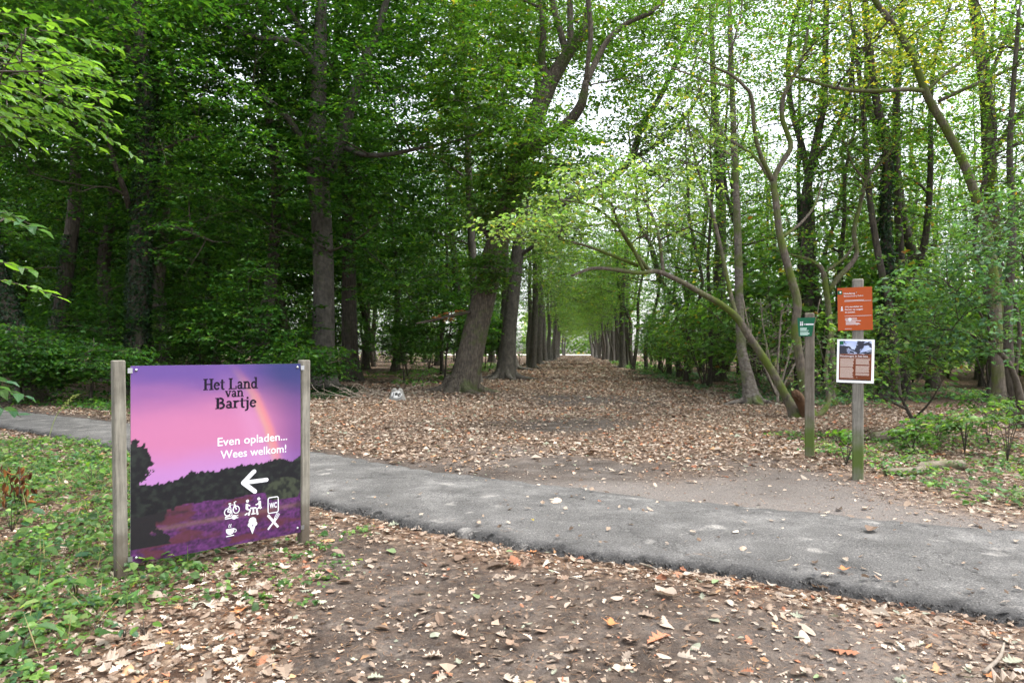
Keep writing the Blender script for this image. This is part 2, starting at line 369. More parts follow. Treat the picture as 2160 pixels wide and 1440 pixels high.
# path surface: a crowned strip whose edges break off in crumbs
prof = [(-.07, -.07, 0), (-.02, -.02, .0), (.015, .014, .15), (.05, .028, .45), (.12, .038, .85), (.26, .048, 1), (.5, .052, 1), (1, .060, 1)]
rngp = np.random.default_rng(4)
rows = []; cols = []
dirv = nrm(EF-EN)
wdt = np.linalg.norm(EF-EN, axis=1)
jag = (fbm(np.arange(NP_)*.21, np.zeros(NP_), 5, 6)-.5)*.17; jag2 = (fbm(np.arange(NP_)*.21, np.ones(NP_)*9, 6, 6)-.5)*.22
for o_, h_, c_ in prof:
    j_ = (rngp.normal(0, .016, NP_) if o_ < .1 else 0)
    p = EN+dirv*(o_+jag*(o_ < .3)+j_)[:, None]; rows.append(np.concatenate([p, np.full((NP_, 1), h_)+(rngp.normal(0, .008, (NP_, 1)) if o_ < .1 else 0)], 1)); cols.append(c_)
for o_, h_, c_ in prof[::-1][1:]:
    p = EF-dirv*(o_+jag2*(o_ < .3))[:, None]; rows.append(np.concatenate([p, np.full((NP_, 1), h_*.9)], 1)); cols.append(max(c_, .45))
V = np.stack(rows, 1); k = V.shape[1]
cc = np.repeat(np.array(cols)[None], NP_, 0)
i = (np.arange(NP_-1)[:, None]*k+np.arange(k-1)[None]).ravel()
g = MB(); g.add(V, np.concatenate([np.stack([i, i+k, i+1], 1), np.stack([i+1, i+k, i+k+1], 1)]), np.repeat(cc.reshape(-1, 1), 3, 1), 0, True)
path = tag(g.build('asphalt_path', M['asphalt']), kind='structure')
rg = np.random.default_rng(19); g = MB(); ncr = 2600; kk = rg.integers(60, 620, ncr); off_ = np.abs(rg.normal(0, .05, ncr))-.02; pc = EN[kk]-dirv[kk]*(off_-jag[kk])[:, None]+rg.normal(0, .02, (ncr, 2))
sz = .007*np.exp(rg.normal(0, .5, ncr)); tet = np.array([(1, 1, 1), (-1, -1, 1), (-1, 1, -1), (1, -1, -1)])*.7
Vc = np.concatenate([pc, np.full((ncr, 1), .008)], 1)[:, None]+sz[:, None, None]*(tet[None]*rg.uniform(.5, 1.4, (ncr, 4, 3)))
g.add(Vc.reshape(-1, 3), (np.arange(ncr)[:, None, None]*4+np.array([(0, 1, 2), (0, 3, 1), (0, 2, 3), (1, 3, 2)])[None]).reshape(-1, 3), np.repeat(rg.uniform(.05, .6, (ncr, 1)), 4, 0)*np.ones(3)); tag(g.build('crumbs', M['asphalt'], path), kind='stuff')
def surf(x, y):
    """height of whatever lies at (x, y): asphalt or soil"""
    x = np.asarray(x, float); y = np.asarray(y, float)
    return np.where(on_path(x, y, -.12), .062, hgt(x, y))

# ------------------------------------------------------------------ foliage palettes
PAL = {
 'beech': [((.021, .074, .016), 4), ((.031, .104, .018), 4), ((.052, .140, .020), 2.6), ((.090, .190, .026), 1.2)],
 'oak':   [((.040, .110, .020), 3), ((.060, .145, .024), 3), ((.090, .175, .028), 1.5), ((.19, .18, .035), .25)],
 'light': [((.058, .150, .028), 3), ((.082, .190, .034), 3), ((.118, .225, .040), 2), ((.26, .27, .045), .35), ((.24, .12, .03), .10)],
 'yellow': [((.12, .20, .040), 3), ((.18, .255, .045), 3), ((.28, .31, .050), 2), ((.40, .33, .045), .7), ((.16, .23, .08), 1)],
 'shrub': [((.060, .160, .040), 3), ((.090, .205, .045), 3), ((.13, .24, .05), 1.8), ((.34, .32, .06), .1)],
 'blue':  [((.055, .135, .068), 3), ((.078, .175, .080), 3), ((.095, .185, .055), 2)],
 'ivy':   [((.012, .036, .014), 3), ((.018, .052, .017), 3), ((.035, .075, .020), .6)],
 'avenue': [((.060, .140, .030), 3), ((.085, .175, .034), 3), ((.115, .205, .038), 2), ((.24, .24, .05), .3)],
 'herb':  [((.055, .130, .036), 3), ((.085, .175, .046), 3), ((.13, .225, .055), 2), ((.19, .27, .09), .5)],
 'fresh': [((.085, .20, .032), 3), ((.12, .25, .038), 3), ((.07, .16, .035), 1.5)],
 'arch':  [((.11, .22, .055), 3), ((.16, .28, .085), 3), ((.23, .33, .10), 2), ((.36, .33, .06), .25), ((.20, .30, .14), 1.4)],
 'rust':  [((.20, .075, .025), 2), ((.28, .12, .035), 2), ((.12, .05, .02), 1)],
 'litter': [((.265, .20, .150), 3), ((.345, .28, .222), 3.4), ((.175, .122, .088), 2.2), ((.42, .355, .285), 1.2), ((.095, .068, .050), 1.5), ((.38, .22, .12), .45), ((.27, .28, .21), .5), ((.32, .14, .08), .35)],
}
def pal(rng, name, n, jit=.22, tone=None):
    cs = np.array([c for c, _ in PAL[name]]); wt = np.array([q for _, q in PAL[name]]); wt = wt/wt.sum()
    c = cs[rng.choice(len(cs), n, p=wt)]*np.exp(rng.normal(0, jit, (n, 1)))
    return np.clip(c, .004, .75)

# ------------------------------------------------------------------ trees
def ell(rng, n, vols):
    """n points spread through ellipsoids (centre, radii, weight), denser towards the outside"""
    wt = np.array([v[2] if len(v) > 2 else np.prod(v[1]) for v in vols], float); wt /= wt.sum()
    k = rng.choice(len(vols), n, p=wt); d = nrm(rng.normal(size=(n, 3))); r = rng.uniform(.08, 1, n)**.45
    return np.array([v[0] for v in vols])[k]+d*r[:, None]*np.array([v[1] for v in vols])[k]

class Nodes:
    def __init__(s, P, R): s.P = np.zeros((20000, 3)); s.R = np.zeros(20000); s.n = 0; s.push(P, R)
    def push(s, P, R): k = len(P); s.P[s.n:s.n+k] = P; s.R[s.n:s.n+k] = R; s.n += k

def grow(rng, mb, nd, targets, segs=4, rk=.012, frac=.7, sag=.10, wob=.08, sides=4, rmin=.005, mi=0, up=.8, stage_n=None):
    """joins every target to the nearest suitable wood by a curved, tapering branch; returns tips and tip directions"""
    base = nd.P[:nd.n].mean(0); order = np.argsort(np.linalg.norm(targets-base, axis=1)); E = []; D = []
    for T in targets[order]:
        P = nd.P[:nd.n]; v = T-P; h = np.hypot(v[:, 0], v[:, 1]); dist = np.linalg.norm(v, axis=1)
        kk = np.argmin(dist+up*np.clip(P[:, 2]-T[2]+.2*h, 0, None)+np.where(nd.R[:nd.n] < rmin*1.2, .4, 0)); p0 = P[kk].copy(); dd = dist[kk]
        c = (p0+T)/2+np.array((0, 0, sag*dd))+rng.normal(0, wob*dd, 3)
        t = np.linspace(0, 1, segs+1)[:, None]; Q = (1-t)**2*p0+2*t*(1-t)*c+t*t*T
        Q[1:-1] += rng.normal(0, wob*.35*dd/segs, (segs-1, 3))
        r0 = max(min(nd.R[kk]*frac, rk*dd+rmin), rmin); R = np.linspace(r0, max(r0*.35, rmin*.7), segs+1)
        mb.tube(Q, R, sides, (1, 1, 1), mi, cap=False); nd.push(Q[1:], R[1:]); E.append(T); D.append(Q[-1]-Q[-2])
    return np.array(E), nrm(np.array(D))

def spray(rng, mb, E, Dn, n, size, L, palette, mi=0, droop=.18, flat=.07, tilt=.35, fine=False, wr=.68, jit=.2, ljit=.25, upw=1.0):
    m_ = len(E); az = np.arctan2(Dn[:, 1], Dn[:, 0])+rng.normal(0, .4, m_)
    d = np.stack([np.cos(az), np.sin(az), 0*az], 1); s_ = np.stack([-np.sin(az), np.cos(az), 0*az], 1)
    sz = size*rng.uniform(.65, 1.3, m_)
    u = rng.uniform(-.55, 1, (m_, n)); v = rng.normal(0, .42, (m_, n))*(1.1-.5*np.abs(u))
    slope = rng.normal(0, .22, (m_, 1))
    P = E[:, None]+d[:, None]*(u*sz[:, None])[..., None]+s_[:, None]*(v*sz[:, None])[..., None]
    P[..., 2] += (-droop*np.clip(u, 0, 1)**2+slope*v+rng.normal(0, flat, (m_, n)))*sz[:, None]
    a = np.sign(v)*rng.uniform(.2, 1.3, (m_, n)); LD = d[:, None]*np.cos(a)[..., None]+s_[:, None]*np.sin(a)[..., None]
    LD[..., 2] -= rng.uniform(-.1, .55, (m_, n))
    N = rng.normal(0, tilt, (m_, n, 3)); N[..., 2] += upw
    LL = L*np.exp(rng.normal(0, ljit, (m_, n)))
    c = pal(rng, palette, m_*n, jit).reshape(m_, n, 3)*np.exp(rng.normal(0, .16, (m_, 1, 1)))
    mb.leaves(P.reshape(-1, 3), LD.reshape(-1, 3), N.reshape(-1, 3), LL.ravel(), LL.ravel()*wr, c.reshape(-1, 3), mi, fine)

def flare(P, R, amount=.7, h=.7):
    z = P[:, 2]-P[0, 2]; return R*(1+amount*np.exp(-z/h*2.2))

def tree(name, trunk, limbs=(), vols=(), n=(8, 40, 200), nl=30, L=.12, spr=.7, palette='oak', bark='bark_dark', leaf='leaf_dark', seed=1,
         sides=10, step=.35, flute=.06, rootflare=.6, fine=False, twigs='twig', rk=(.016, .011, .008), loc=None, label=None, cat='tree', group=None,
         ivy=None, droop=.18, flat=.07, tilt=.35, low=.35, sag=.10, nodefrom=.3, up=.8, limbleaf=True, roots=0, wob=.08):
    """trunk / limbs: (points, radii). Empty at the base > trunk, each traced limb, crown (twigs + leaves), ivy"""
    rng = np.random.default_rng(seed)
    tp, tr = spline(trunk[0], trunk[1], step)
    base = tp[0].copy() if loc is None else np.zeros(3)
    root = empty(name, tuple(base) if loc is None else loc)
    off = base
    tb = MB(); rr = flare(tp, tr, rootflare, max(tr[0]*2.2, .25))
    tp2 = np.concatenate([[tp[0]-np.array((0, 0, .35))], tp]); rr2 = np.concatenate([[rr[0]*1.15], rr])
    tb.tube(tp2-off, rr2, sides, flute=flute, seed=seed)
    for q in range(roots):                                         # surface roots spreading from the foot
        a = q/roots*2*pi+rng.uniform(-.4, .4); ln = tr[0]*rng.uniform(3.2, 5); r0 = tr[0]*.42
        rp = np.array([(math.cos(a)*tr[0]*.5, math.sin(a)*tr[0]*.5, tr[0]*1.1), (math.cos(a)*tr[0]*1.25, math.sin(a)*tr[0]*1.25, tr[0]*.32), (math.cos(a+.15)*ln*.6, math.sin(a+.15)*ln*.6, .02), (math.cos(a+.3)*ln, math.sin(a+.3)*ln, -.10)])
        rs, rr_ = spline(rp+tp[0]-off, [r0, r0*.8, r0*.45, r0*.15], .12); tb.tube(rs, rr_, 7, flute=.08, seed=q)
    k0 = int(len(tp)*nodefrom); nd = Nodes(tp[k0:], tr[k0:])
    kids = []
    for li, (lp, lr_) in enumerate(limbs):
        q, r = spline(lp, lr_, step); lb = MB(); lb.tube(q-off, r, max(6, sides-3), flute=flute*.8, seed=seed+li+1); kids.append(lb.build('limb', M[bark], root))
        nd.push(q[1:] if limbleaf else q[len(q)//2:], r[1:] if limbleaf else r[len(q)//2:])
    cb = MB()
    if len(vols):
        wood = MB()
        if n[0]: grow(rng, wood, nd, ell(rng, n[0], vols), 6, rk[0], .6, sag, wob, 6, .02, up=up)
        grow(rng, wood, nd, ell(rng, n[1], vols), 5, rk[1], .65, sag, wob, 4, .009, up=up)
        E, Dn = grow(rng, wood, nd, ell(rng, n[2], vols), 3, rk[2], .7, sag*.7, wob, 3, .0045, up=up)
        cb.v = [a_-off.astype(np.float32) for a_ in wood.v]; cb.f = wood.f; cb.c = wood.c; cb.m = wood.m; cb.sm = wood.sm; cb.n = wood.n
        spray(rng, cb, E-off, Dn, nl, spr, L, palette, 1, droop, flat, tilt, fine)
        kids.append(cb.build('crown', [M[twigs], M[leaf]], root))
    if ivy:
        n_i, h0, h1 = ivy; ib = MB(); zz = tp[:, 2]; t = rng.uniform(h0, h1, n_i)
        px = np.stack([np.interp(t, zz, tp[:, q]) for q in range(3)], 1); ra = np.interp(t, zz, tr)*(1.05+.25*rng.random(n_i)); an = rng.uniform(0, 2*pi, n_i)
        keep = fbm(an*1.3, t*.55, seed) > .36; od = np.stack([np.cos(an), np.sin(an), 0*an], 1)
        ld = nrm(rng.normal(0, .6, (n_i, 3))+np.array((0, 0, -.8))); N = od+rng.normal(0, .35, (n_i, 3))+np.array((0, 0, .45)); LL = .085*np.exp(rng.normal(0, .25, n_i))
        ib.leaves((px+od*(ra+.015)[:, None]-off)[keep], ld[keep], N[keep], LL[keep], LL[keep]*.9, pal(rng, 'ivy', n_i)[keep])
        kids.append(ib.build('ivy', M['leaf_dark'], root))
    kids.insert(0, tb.build('trunk', M[bark], root))
    KIDS[root.name] = kids
    return tag(root, label, cat, group)

def tr_px(D, pts, dy=None):
    """trunk line surveyed as (column, row, width) at distance D (plus optional depth offsets)"""
    P = [at(px, py, D+(dy[q] if dy else 0)) for q, (px, py, wd) in enumerate(pts)]
    R = [wd/FPX*D/2 for _, _, wd in pts]
    return (np.array(P), np.array(R))
def V(px, py, D, rx, ry, rd, wt=None):
    v = (at(px, py, D), np.array((rx/FPX*D, rd, ry/FPX*D)))
    return v if wt is None else v+(wt,)
# ---- the large trees on the left
tree('beech_tree', tr_px(27, [(678, 826, 62), (681, 760, 50), (683, 600, 43), (677, 450, 43), (670, 370, 46), (671, 250, 36), (675, 120, 29), (678, 0, 22), (680, -160, 12)]),
     [tr_px(27, [(690, 365, 26), (712, 320, 25), (735, 240, 24), (760, 160, 21), (795, 70, 16), (825, -30, 11), (860, -120, 6)], [0, -.2, -.5, -.7, -1, -1.2, -1.4]),
      tr_px(27, [(662, 350, 20), (645, 310, 16), (622, 270, 13), (585, 225, 10), (530, 190, 6)], [0, -.4, -1, -1.6, -2.2]),
      tr_px(27, [(668, 145, 16), (640, 105, 13), (600, 84, 12), (545, 80, 10), (490, 62, 8), (468, 40, 7), (480, 15, 5), (560, 5, 3)], [0, -.5, -1, -1.4, -1.8, -2, -2.2, -2.4]),
      tr_px(27, [(668, 130, 14), (640, 70, 12), (610, 20, 9), (580, -40, 6)], [0, .3, .6, .8]),
      tr_px(27, [(715, 305, 13), (745, 318, 11), (770, 327, 10), (820, 326, 9), (880, 314, 7), (960, 298, 5), (1040, 270, 3)], [0, -.6, -1, -1.6, -2.2, -2.8, -3.2])],
     [V(540, 330, 24, 190, 150, 2.6), V(830, 230, 24.5, 190, 170, 2.6), V(660, 60, 26, 360, 150, 4), V(820, 520, 25.5, 140, 140, 2.2), V(530, 530, 24.5, 130, 110, 2.2), V(600, 680, 25.5, 110, 60, 1.8), V(700, -150, 27, 330, 130, 5), V(900, 640, 27, 80, 90, 2)],
     (16, 130, 1150), 40, .14, .75, 'beech', 'bark_beech', 'leaf_dark', 11, 14, .3, .05, .5, label='tall beech with spreading boughs behind the right post of the picture board', roots=5, flat=.05, tilt=.25)
tree('ivy_clad_tree', tr_px(24, [(283, 838, 48), (287, 760, 42), (291, 640, 40), (300, 450, 38), (309, 300, 34), (300, 150, 28), (290, 0, 22), (280, -170, 12)]),
     [tr_px(24, [(276, 445, 14), (262, 400, 12), (244, 350, 9), (230, 300, 7), (215, 250, 5)], [0, -.6, -1, -1.4, -2]),
      tr_px(24, [(310, 492, 13), (335, 475, 9), (380, 482, 6), (450, 510, 4)], [0, -.3, -.8, -1.2]),
      tr_px(24, [(300, 160, 17), (268, 100, 14), (235, 50, 12), (195, 5, 9), (150, -60, 6)], [0, -.4, -.8, -1, -1.3]),
      tr_px(24, [(225, 110, 9), (190, 90, 8), (150, 60, 7), (95, 10, 6)], [-.8, -1, -1.2, -1.4])],
     [V(310, 220, 22, 220, 170, 2.6), V(110, 330, 23, 140, 160, 2.4), V(290, 40, 24, 330, 130, 4), V(400, 470, 23, 110, 130, 2), V(60, 120, 25, 160, 150, 3), V(290, -150, 25, 330, 120, 5)],
     (14, 110, 900), 40, .14, .75, 'beech', 'bark_dark', 'leaf_dark', 12, 12, .3, .05, .4, ivy=(9000, .3, 12), label='dark ivy-covered trunk rising behind the left post of the picture board', flat=.05, tilt=.25)
tree('leaning_tree', tr_px(26, [(98, 822, 44), (110, 775, 34), (130, 640, 30), (150, 500, 27), (159, 400, 23), (160, 300, 20), (155, 120, 15), (150, -60, 10)]), (),
     [V(150, 60, 27, 180, 150, 3), V(140, 280, 27, 110, 120, 2.5), V(60, 560, 25, 90, 60, 1.8)], (8, 60, 380), 36, .15, .8, 'beech', 'bark_dark', 'leaf_dark', 13, 10, .35, label='slanting dark trunk left of the ivy-covered tree', ivy=(2200, .5, 6), flat=.05, tilt=.25)
tree('leaning_tree', tr_px(22, [(66, 845, 50), (58, 790, 40), (30, 680, 35), (5, 600, 31), (-30, 450, 28), (-60, 200, 20), (-80, -60, 12)]), (),
     [V(-40, 160, 22, 150, 200, 3), V(30, 480, 21, 60, 40, 1.5), V(20, 30, 23, 160, 120, 3)], (8, 60, 380), 36, .15, .8, 'beech', 'bark_dark', 'leaf_dark', 14, 10, .35, label='thick trunk leaning out of the picture at the far left', ivy=(3000, .5, 5), flat=.05, tilt=.25)
tree('pine_tree', tr_px(34, [(318, 790, 24), (326, 700, 20), (340, 560, 18), (352, 420, 15), (358, 300, 14), (362, 100, 11), (365, -80, 7)]), (), [V(370, 100, 33, 130, 150, 3), V(380, -60, 34, 160, 100, 3)], (8, 40, 260), 34, .18, .9, 'beech', 'bark_oak', 'leaf_dark', 15, 9, .4, label='thin straight trunk just right of the ivy-covered tree')
tree('oak_tree', tr_px(25.6, [(972, 831, 64), (984, 790, 57), (998, 720, 54), (1018, 640, 51), (1038, 560, 48), (1060, 470, 46), (1084, 375, 44), (1100, 320, 41), (1122, 268, 38), (1150, 195, 36), (1168, 160, 32), (1195, 118, 26), (1222, 82, 19), (1236, 45, 12), (1242, -20, 9), (1250, -140, 5)]),
     [tr_px(25.6, [(1158, 178, 19), (1143, 128, 15), (1146, 60, 12), (1135, -10, 10), (1128, -120, 6)], [0, -.3, -.5, -.6, -.8]),
      tr_px(25.6, [(1196, 118, 17), (1182, 66, 14), (1163, -10, 12), (1150, -130, 7)], [0, .2, .5, .7]),
      tr_px(25.6, [(1203, 108, 15), (1203, 50, 14), (1202, -20, 12), (1200, -150, 7)], [0, .3, .6, .9]),
      tr_px(25.6, [(1100, 330, 28), (1135, 302, 26), (1170, 282, 24), (1205, 252, 22), (1228, 215, 18), (1236, 170, 13)], [0, -.4, -.8, -1.2, -1.6, -1.8]),
      tr_px(25.6, [(1236, 172, 10), (1240, 130, 9), (1246, 70, 10), (1240, -10, 9), (1236, -90, 6)], [-1.8, -2, -2.2, -2.4, -2.6]),
      tr_px(25.6, [(1236, 175, 12), (1262, 120, 12), (1285, 82, 11), (1325, 48, 10), (1370, 28, 9), (1405, -5, 7), (1460, -60, 4)], [-1.8, -1.6, -1.5, -1.3, -1.2, -1, -.8]),
      tr_px(25.6, [(1098, 365, 14), (1140, 372, 10), (1190, 350, 7), (1240, 345, 4)], [0, -.6, -1.2, -1.6]),
      tr_px(25.6, [(1035, 500, 16), (1012, 470, 13), (990, 400, 11), (984, 300, 9), (978, 180, 7)], [0, .5, 1, 1.5, 2])],
     [V(1020, 230, 23.5, 130, 160, 2.5, 1.6), V(1200, 40, 26, 230, 110, 4, 1.3), V(1150, 330, 23, 150, 90, 2.4, 1.1), V(1000, 60, 26, 130, 110, 4, 1), V(1030, 570, 24.2, 45, 50, .8, .35), V(1330, 160, 26, 110, 120, 3, .4), V(1180, -150, 27, 300, 110, 5, 1.3), V(1040, 420, 23, 70, 60, 1.5, .4)],
     (10, 110, 1150), 34, .135, .7, 'oak', 'bark_oak', 'leaf_dark', 16, 22, .22, .09, .28, label='big leaning oak with flared foot at the mouth of the avenue', roots=7, nodefrom=.45, tilt=.35)
bb = np.random.default_rng(5); g = MB()       # the small withered bough on the left of the oak
wd = tr_px(25.6, [(1004, 655, 9), (960, 664, 7), (915, 675, 5), (878, 682, 3)], [0, -1, -1.8, -2.4]); q_, r_ = spline(*wd, .3); g.tube(q_, r_, 5, mi=0)
E_ = np.array([at(x, y, 23.6) for x, y in ((975, 655), (945, 660), (955, 672), (925, 668))]); spray(bb, g, E_, np.tile((-1., -.2, 0), (4, 1)), 30, .28, .09, 'rust', 1)
o_ = bpy.data.objects['oak_tree']; wb = g.build('withered_bough', [M['twig'], M['leaf_dry']], o_); wb.location = -o_.location; wb['label'] = 'bough with rust-brown dead leaves'

tree('beech_tree', tr_px(33, [(1001, 808, 26), (1004, 720, 20), (1000, 600, 18), (992, 450, 15), (986, 300, 13), (978, 120, 10), (972, -60, 6)]), (),
     [V(930, 120, 34, 170, 150, 4), V(980, -60, 34, 200, 110, 4), V(900, 400, 33, 90, 160, 3)], (10, 70, 480), 34, .17, .9, 'beech', 'bark_beech', 'leaf_dark', 17, 10, .4, label='slim straight trunk hidden close behind the big leaning oak')
tree('avenue_beech', tr_px(37, [(1066, 801, 42), (1074, 700, 31), (1085, 600, 28), (1098, 480, 25), (1112, 370, 22), (1128, 250, 18), (1140, 100, 13), (1150, -60, 8)]),
     [tr_px(37, [(1094, 540, 9), (1150, 505, 7), (1220, 480, 5), (1300, 470, 3)], [0, -1, -2, -3]), tr_px(37, [(1108, 400, 9), (1160, 372, 7), (1240, 350, 4)], [0, 1, 2]),
      tr_px(37, [(1100, 470, 20), (1180, 430, 18), (1262, 396, 17), (1330, 338, 16), (1352, 270, 14), (1392, 205, 13), (1432, 120, 11), (1470, 20, 8), (1500, -80, 5)], [0, .5, 1, 1.4, 1.8, 2, 2.2, 2.4, 2.5]),
      tr_px(37, [(1335, 335, 11), (1390, 300, 9), (1450, 240, 8), (1490, 170, 6)], [1.4, 1, .6, .2])],
     [V(1390, 200, 38, 110, 170, 3), V(1320, 330, 38, 90, 90, 3), V(1420, 20, 38, 130, 90, 3), V(1300, 90, 39, 90, 90, 3), V(1450, 330, 37, 80, 80, 2.5), V(1110, 230, 37, 150, 150, 4), V(1200, 480, 36, 70, 80, 2.5), V(1130, 20, 38, 220, 120, 5), V(1010, 420, 38, 80, 120, 3)], (12, 120, 1250), 30, .18, .85, 'avenue', 'bark_beech', 'leaf_light', 18, 12, .35, .06, .25, label='second trunk of the left avenue row, leaning right', roots=5)

# ---- the bent, mossy trees on the right
tree('birch_tree', tr_px(20.6, [(1586, 850, 36), (1578, 800, 27), (1564, 735, 20), (1560, 650, 18), (1556, 500, 16), (1550, 350, 14), (1545, 200, 12), (1540, 60, 10), (1538, -90, 6)]), (),
     [V(1520, 120, 20, 110, 130, 1.8), V(1560, -40, 20.6, 120, 100, 2.2), V(1500, 300, 20, 80, 80, 1.5)], (8, 60, 280), 16, .095, .6, 'light', 'bark_birch', 'leaf_light', 21, 10, .25, .10, .35, label='slender pale-barked trunk with a swept foot at the right edge of the leafy clearing', roots=4, twigs='twig_pale')
tree('arching_hornbeam', tr_px(16.5, [(1680, 880, 24), (1660, 840, 19), (1622, 772, 17), (1582, 712, 16), (1556, 672, 16), (1520, 641, 13), (1482, 620, 12), (1450, 601, 11), (1420, 586, 10), (1385, 572, 9), (1350, 576, 8), (1300, 569, 8), (1250, 566, 6), (1205, 582, 4)], [0, 0, 0, 0, 0, -.2, -.4, -.6, -.8, -1, -1.2, -1.5, -1.8, -2]),
     [tr_px(16.5, [(1553, 668, 10), (1540, 615, 9), (1524, 540, 8), (1500, 440, 7), (1470, 350, 5), (1450, 250, 3)], [0, .1, .2, .3, .4, .5]),
      tr_px(16.5, [(1370, 571, 9), (1345, 540, 8), (1312, 490, 6), (1290, 430, 4)], [-1, -1.2, -1.5, -1.8]),
      tr_px(16.5, [(1360, 575, 7), (1320, 500, 6), (1260, 440, 4), (1180, 420, 3)], [-1.1, -1.6, -2.2, -2.8]),
      tr_px(16.5, [(1345, 560, 7), (1240, 520, 5), (1150, 500, 4), (1070, 505, 2)], [-1, -1.8, -2.4, -2.8]),
      tr_px(16.5, [(1400, 578, 7), (1385, 480, 6), (1350, 400, 5), (1330, 330, 3)], [-.9, -.7, -.6, -.5])],
     [V(1120, 480, 14, 90, 42, .9, .8), V(1240, 440, 14.4, 150, 60, 1.2, 1.2), V(1390, 430, 15.4, 130, 110, 1.4, 1.2), V(1450, 280, 16, 120, 120, 1.5, 1.0), V(1270, 370, 14.6, 120, 40, 1, .6)],
     (8, 110, 380), 11, .10, .55, 'arch', 'bark_moss', 'leaf_light', 22, 10, .18, .08, .5, label='mossy stem arching left over the avenue, with yellow-green leaves', nodefrom=.55, fine=True, flat=.09, tilt=.4)
tree('forked_hornbeam', tr_px(16.6, [(1704, 872, 26), (1692, 790, 20), (1678, 700, 18), (1682, 640, 18), (1670, 590, 17), (1646, 500, 15), (1636, 420, 14), (1632, 382, 13), (1645, 350, 11), (1668, 312, 11), (1662, 285, 10), (1650, 250, 10), (1652, 208, 9), (1672, 165, 8), (1690, 130, 7), (1705, 60, 5), (1720, -40, 3)]),
     [tr_px(16.6, [(1632, 384, 10), (1606, 332, 9), (1592, 280, 8), (1585, 205, 8), (1572, 185, 7), (1545, 160, 6), (1500, 138, 4), (1470, 120, 2)], [0, -.2, -.4, -.6, -.7, -.8, -1, -1.2]),
      tr_px(16.6, [(1650, 500, 8), (1690, 470, 6), (1720, 430, 5), (1735, 380, 3)], [0, .3, .6, .9]),
      tr_px(16.6, [(1636, 395, 9), (1590, 330, 7), (1520, 280, 6), (1480, 220, 4), (1470, 150, 3)], [0, .5, .9, 1.2, 1.4])],
     [V(1620, 90, 16.5, 130, 110, 1.8), V(1500, 110, 16, 100, 90, 1.5), V(1700, 180, 17, 90, 110, 1.5), V(1620, -90, 17, 200, 90, 2.5)],
     (8, 80, 330), 15, .085, .55, 'light', 'bark_moss', 'leaf_light', 23, 10, .18, .08, .5, label='wavy forked stem rising behind the green notice post', nodefrom=.5, twigs='twig')
g = MB()      # broken, splintered stub at the foot of the hornbeams
st = np.random.default_rng(3); q_, r_ = spline([at(1704, 885, 16.4), at(1696, 862, 16.3), at(1684, 838, 16.1), at(1678, 830, 15.9)], [.16, .13, .12, .10], .06); g.tube(q_, r_, 12, flute=.18, seed=4)
for q in range(26):
    a = q/26*2*pi; c_ = q_[-1]+np.array((math.cos(a)*.10*st.uniform(.3, 1), math.sin(a)*.06, math.sin(a)*.10*st.uniform(.3, 1))); dv = nrm((q_[-1]-q_[-4])[None])[0]
    g.tube([c_-dv*.15, c_+dv*st.uniform(.02, .16)], [.018, .004], 4)
tag(g.build('broken_stump', M['broken_wood']), 'splintered orange-brown stump beside the green notice post', 'stump')
g = MB(); q_, r_ = spline([at(1722, 880, 16.8), at(1740, 862, 16.9), at(1748, 838, 17), at(1742, 780, 17.1), (at(1752, 700, 17.2))], [.08, .075, .07, .055, .04], .1); g.tube(q_, r_, 8, flute=.08)
tag(g.build('bent_stem', M['bark_moss']), 'short bent stem between the two notice posts', 'tree stem')
tree('forest_oak', tr_px(24, [(1702, 820, 30), (1702, 640, 25), (1704, 560, 26), (1696, 470, 24), (1702, 400, 19), (1722, 300, 17), (1738, 200, 15), (1742, 60, 12), (1745, -80, 8)]),
     [tr_px(24, [(1715, 340, 13), (1760, 280, 12), (1790, 200, 9), (1800, 100, 6)])], [V(1740, 40, 24, 150, 120, 2.5), V(1800, 200, 24, 110, 90, 2), V(1730, -100, 24, 180, 80, 3)], (8, 60, 300), 18, .10, .65, 'light', 'bark_dark', 'leaf_light', 24, 10, .3, label='thick dark upright trunk behind the wavy forked stem', ivy=(1200, .4, 7))
tree('twisted_tree', tr_px(20, [(1756, 850, 14), (1756, 760, 12), (1750, 680, 11), (1744, 620, 12), (1736, 572, 11), (1722, 556, 8), (1700, 545, 7), (1678, 540, 5), (1650, 530, 3)]),
     [tr_px(20, [(1748, 615, 11), (1768, 586, 12), (1796, 556, 11), (1808, 530, 10), (1801, 490, 10), (1815, 430, 9), (1830, 375, 7), (1870, 330, 6), (1900, 290, 4)]),
      tr_px(20, [(1740, 574, 7), (1780, 545, 6), (1806, 510, 5)]), tr_px(20, [(1826, 380, 6), (1800, 350, 5), (1785, 310, 4), (1770, 280, 2)])],
     [V(1830, 300, 20, 90, 70, 1.4), V(1700, 520, 20, 50, 40, .8, .3), V(1790, 380, 20, 70, 60, 1.2, .6)], (4, 40, 160), 14, .085, .5, 'light', 'bark_moss', 'leaf_light', 25, 9, .2, label='twisting Y-shaped tree directly behind the orange sign', nodefrom=.5)
tree('ivy_clad_tree', tr_px(22, [(1866, 845, 26), (1868, 700, 22), (1872, 560, 22), (1868, 450, 20), (1872, 330, 18), (1850, 220, 16), (1836, 110, 13), (1820, -60, 8)]), (),
     [V(1850, 60, 22, 150, 120, 2.4), V(1880, 240, 22, 100, 90, 2), V(1840, -100, 22, 160, 80, 2.5)], (8, 60, 320), 18, .10, .6, 'light', 'bark_dark', 'leaf_light', 26, 9, .3, ivy=(4500, .4, 9), label='ivy-wrapped trunk to the right of the orange sign')
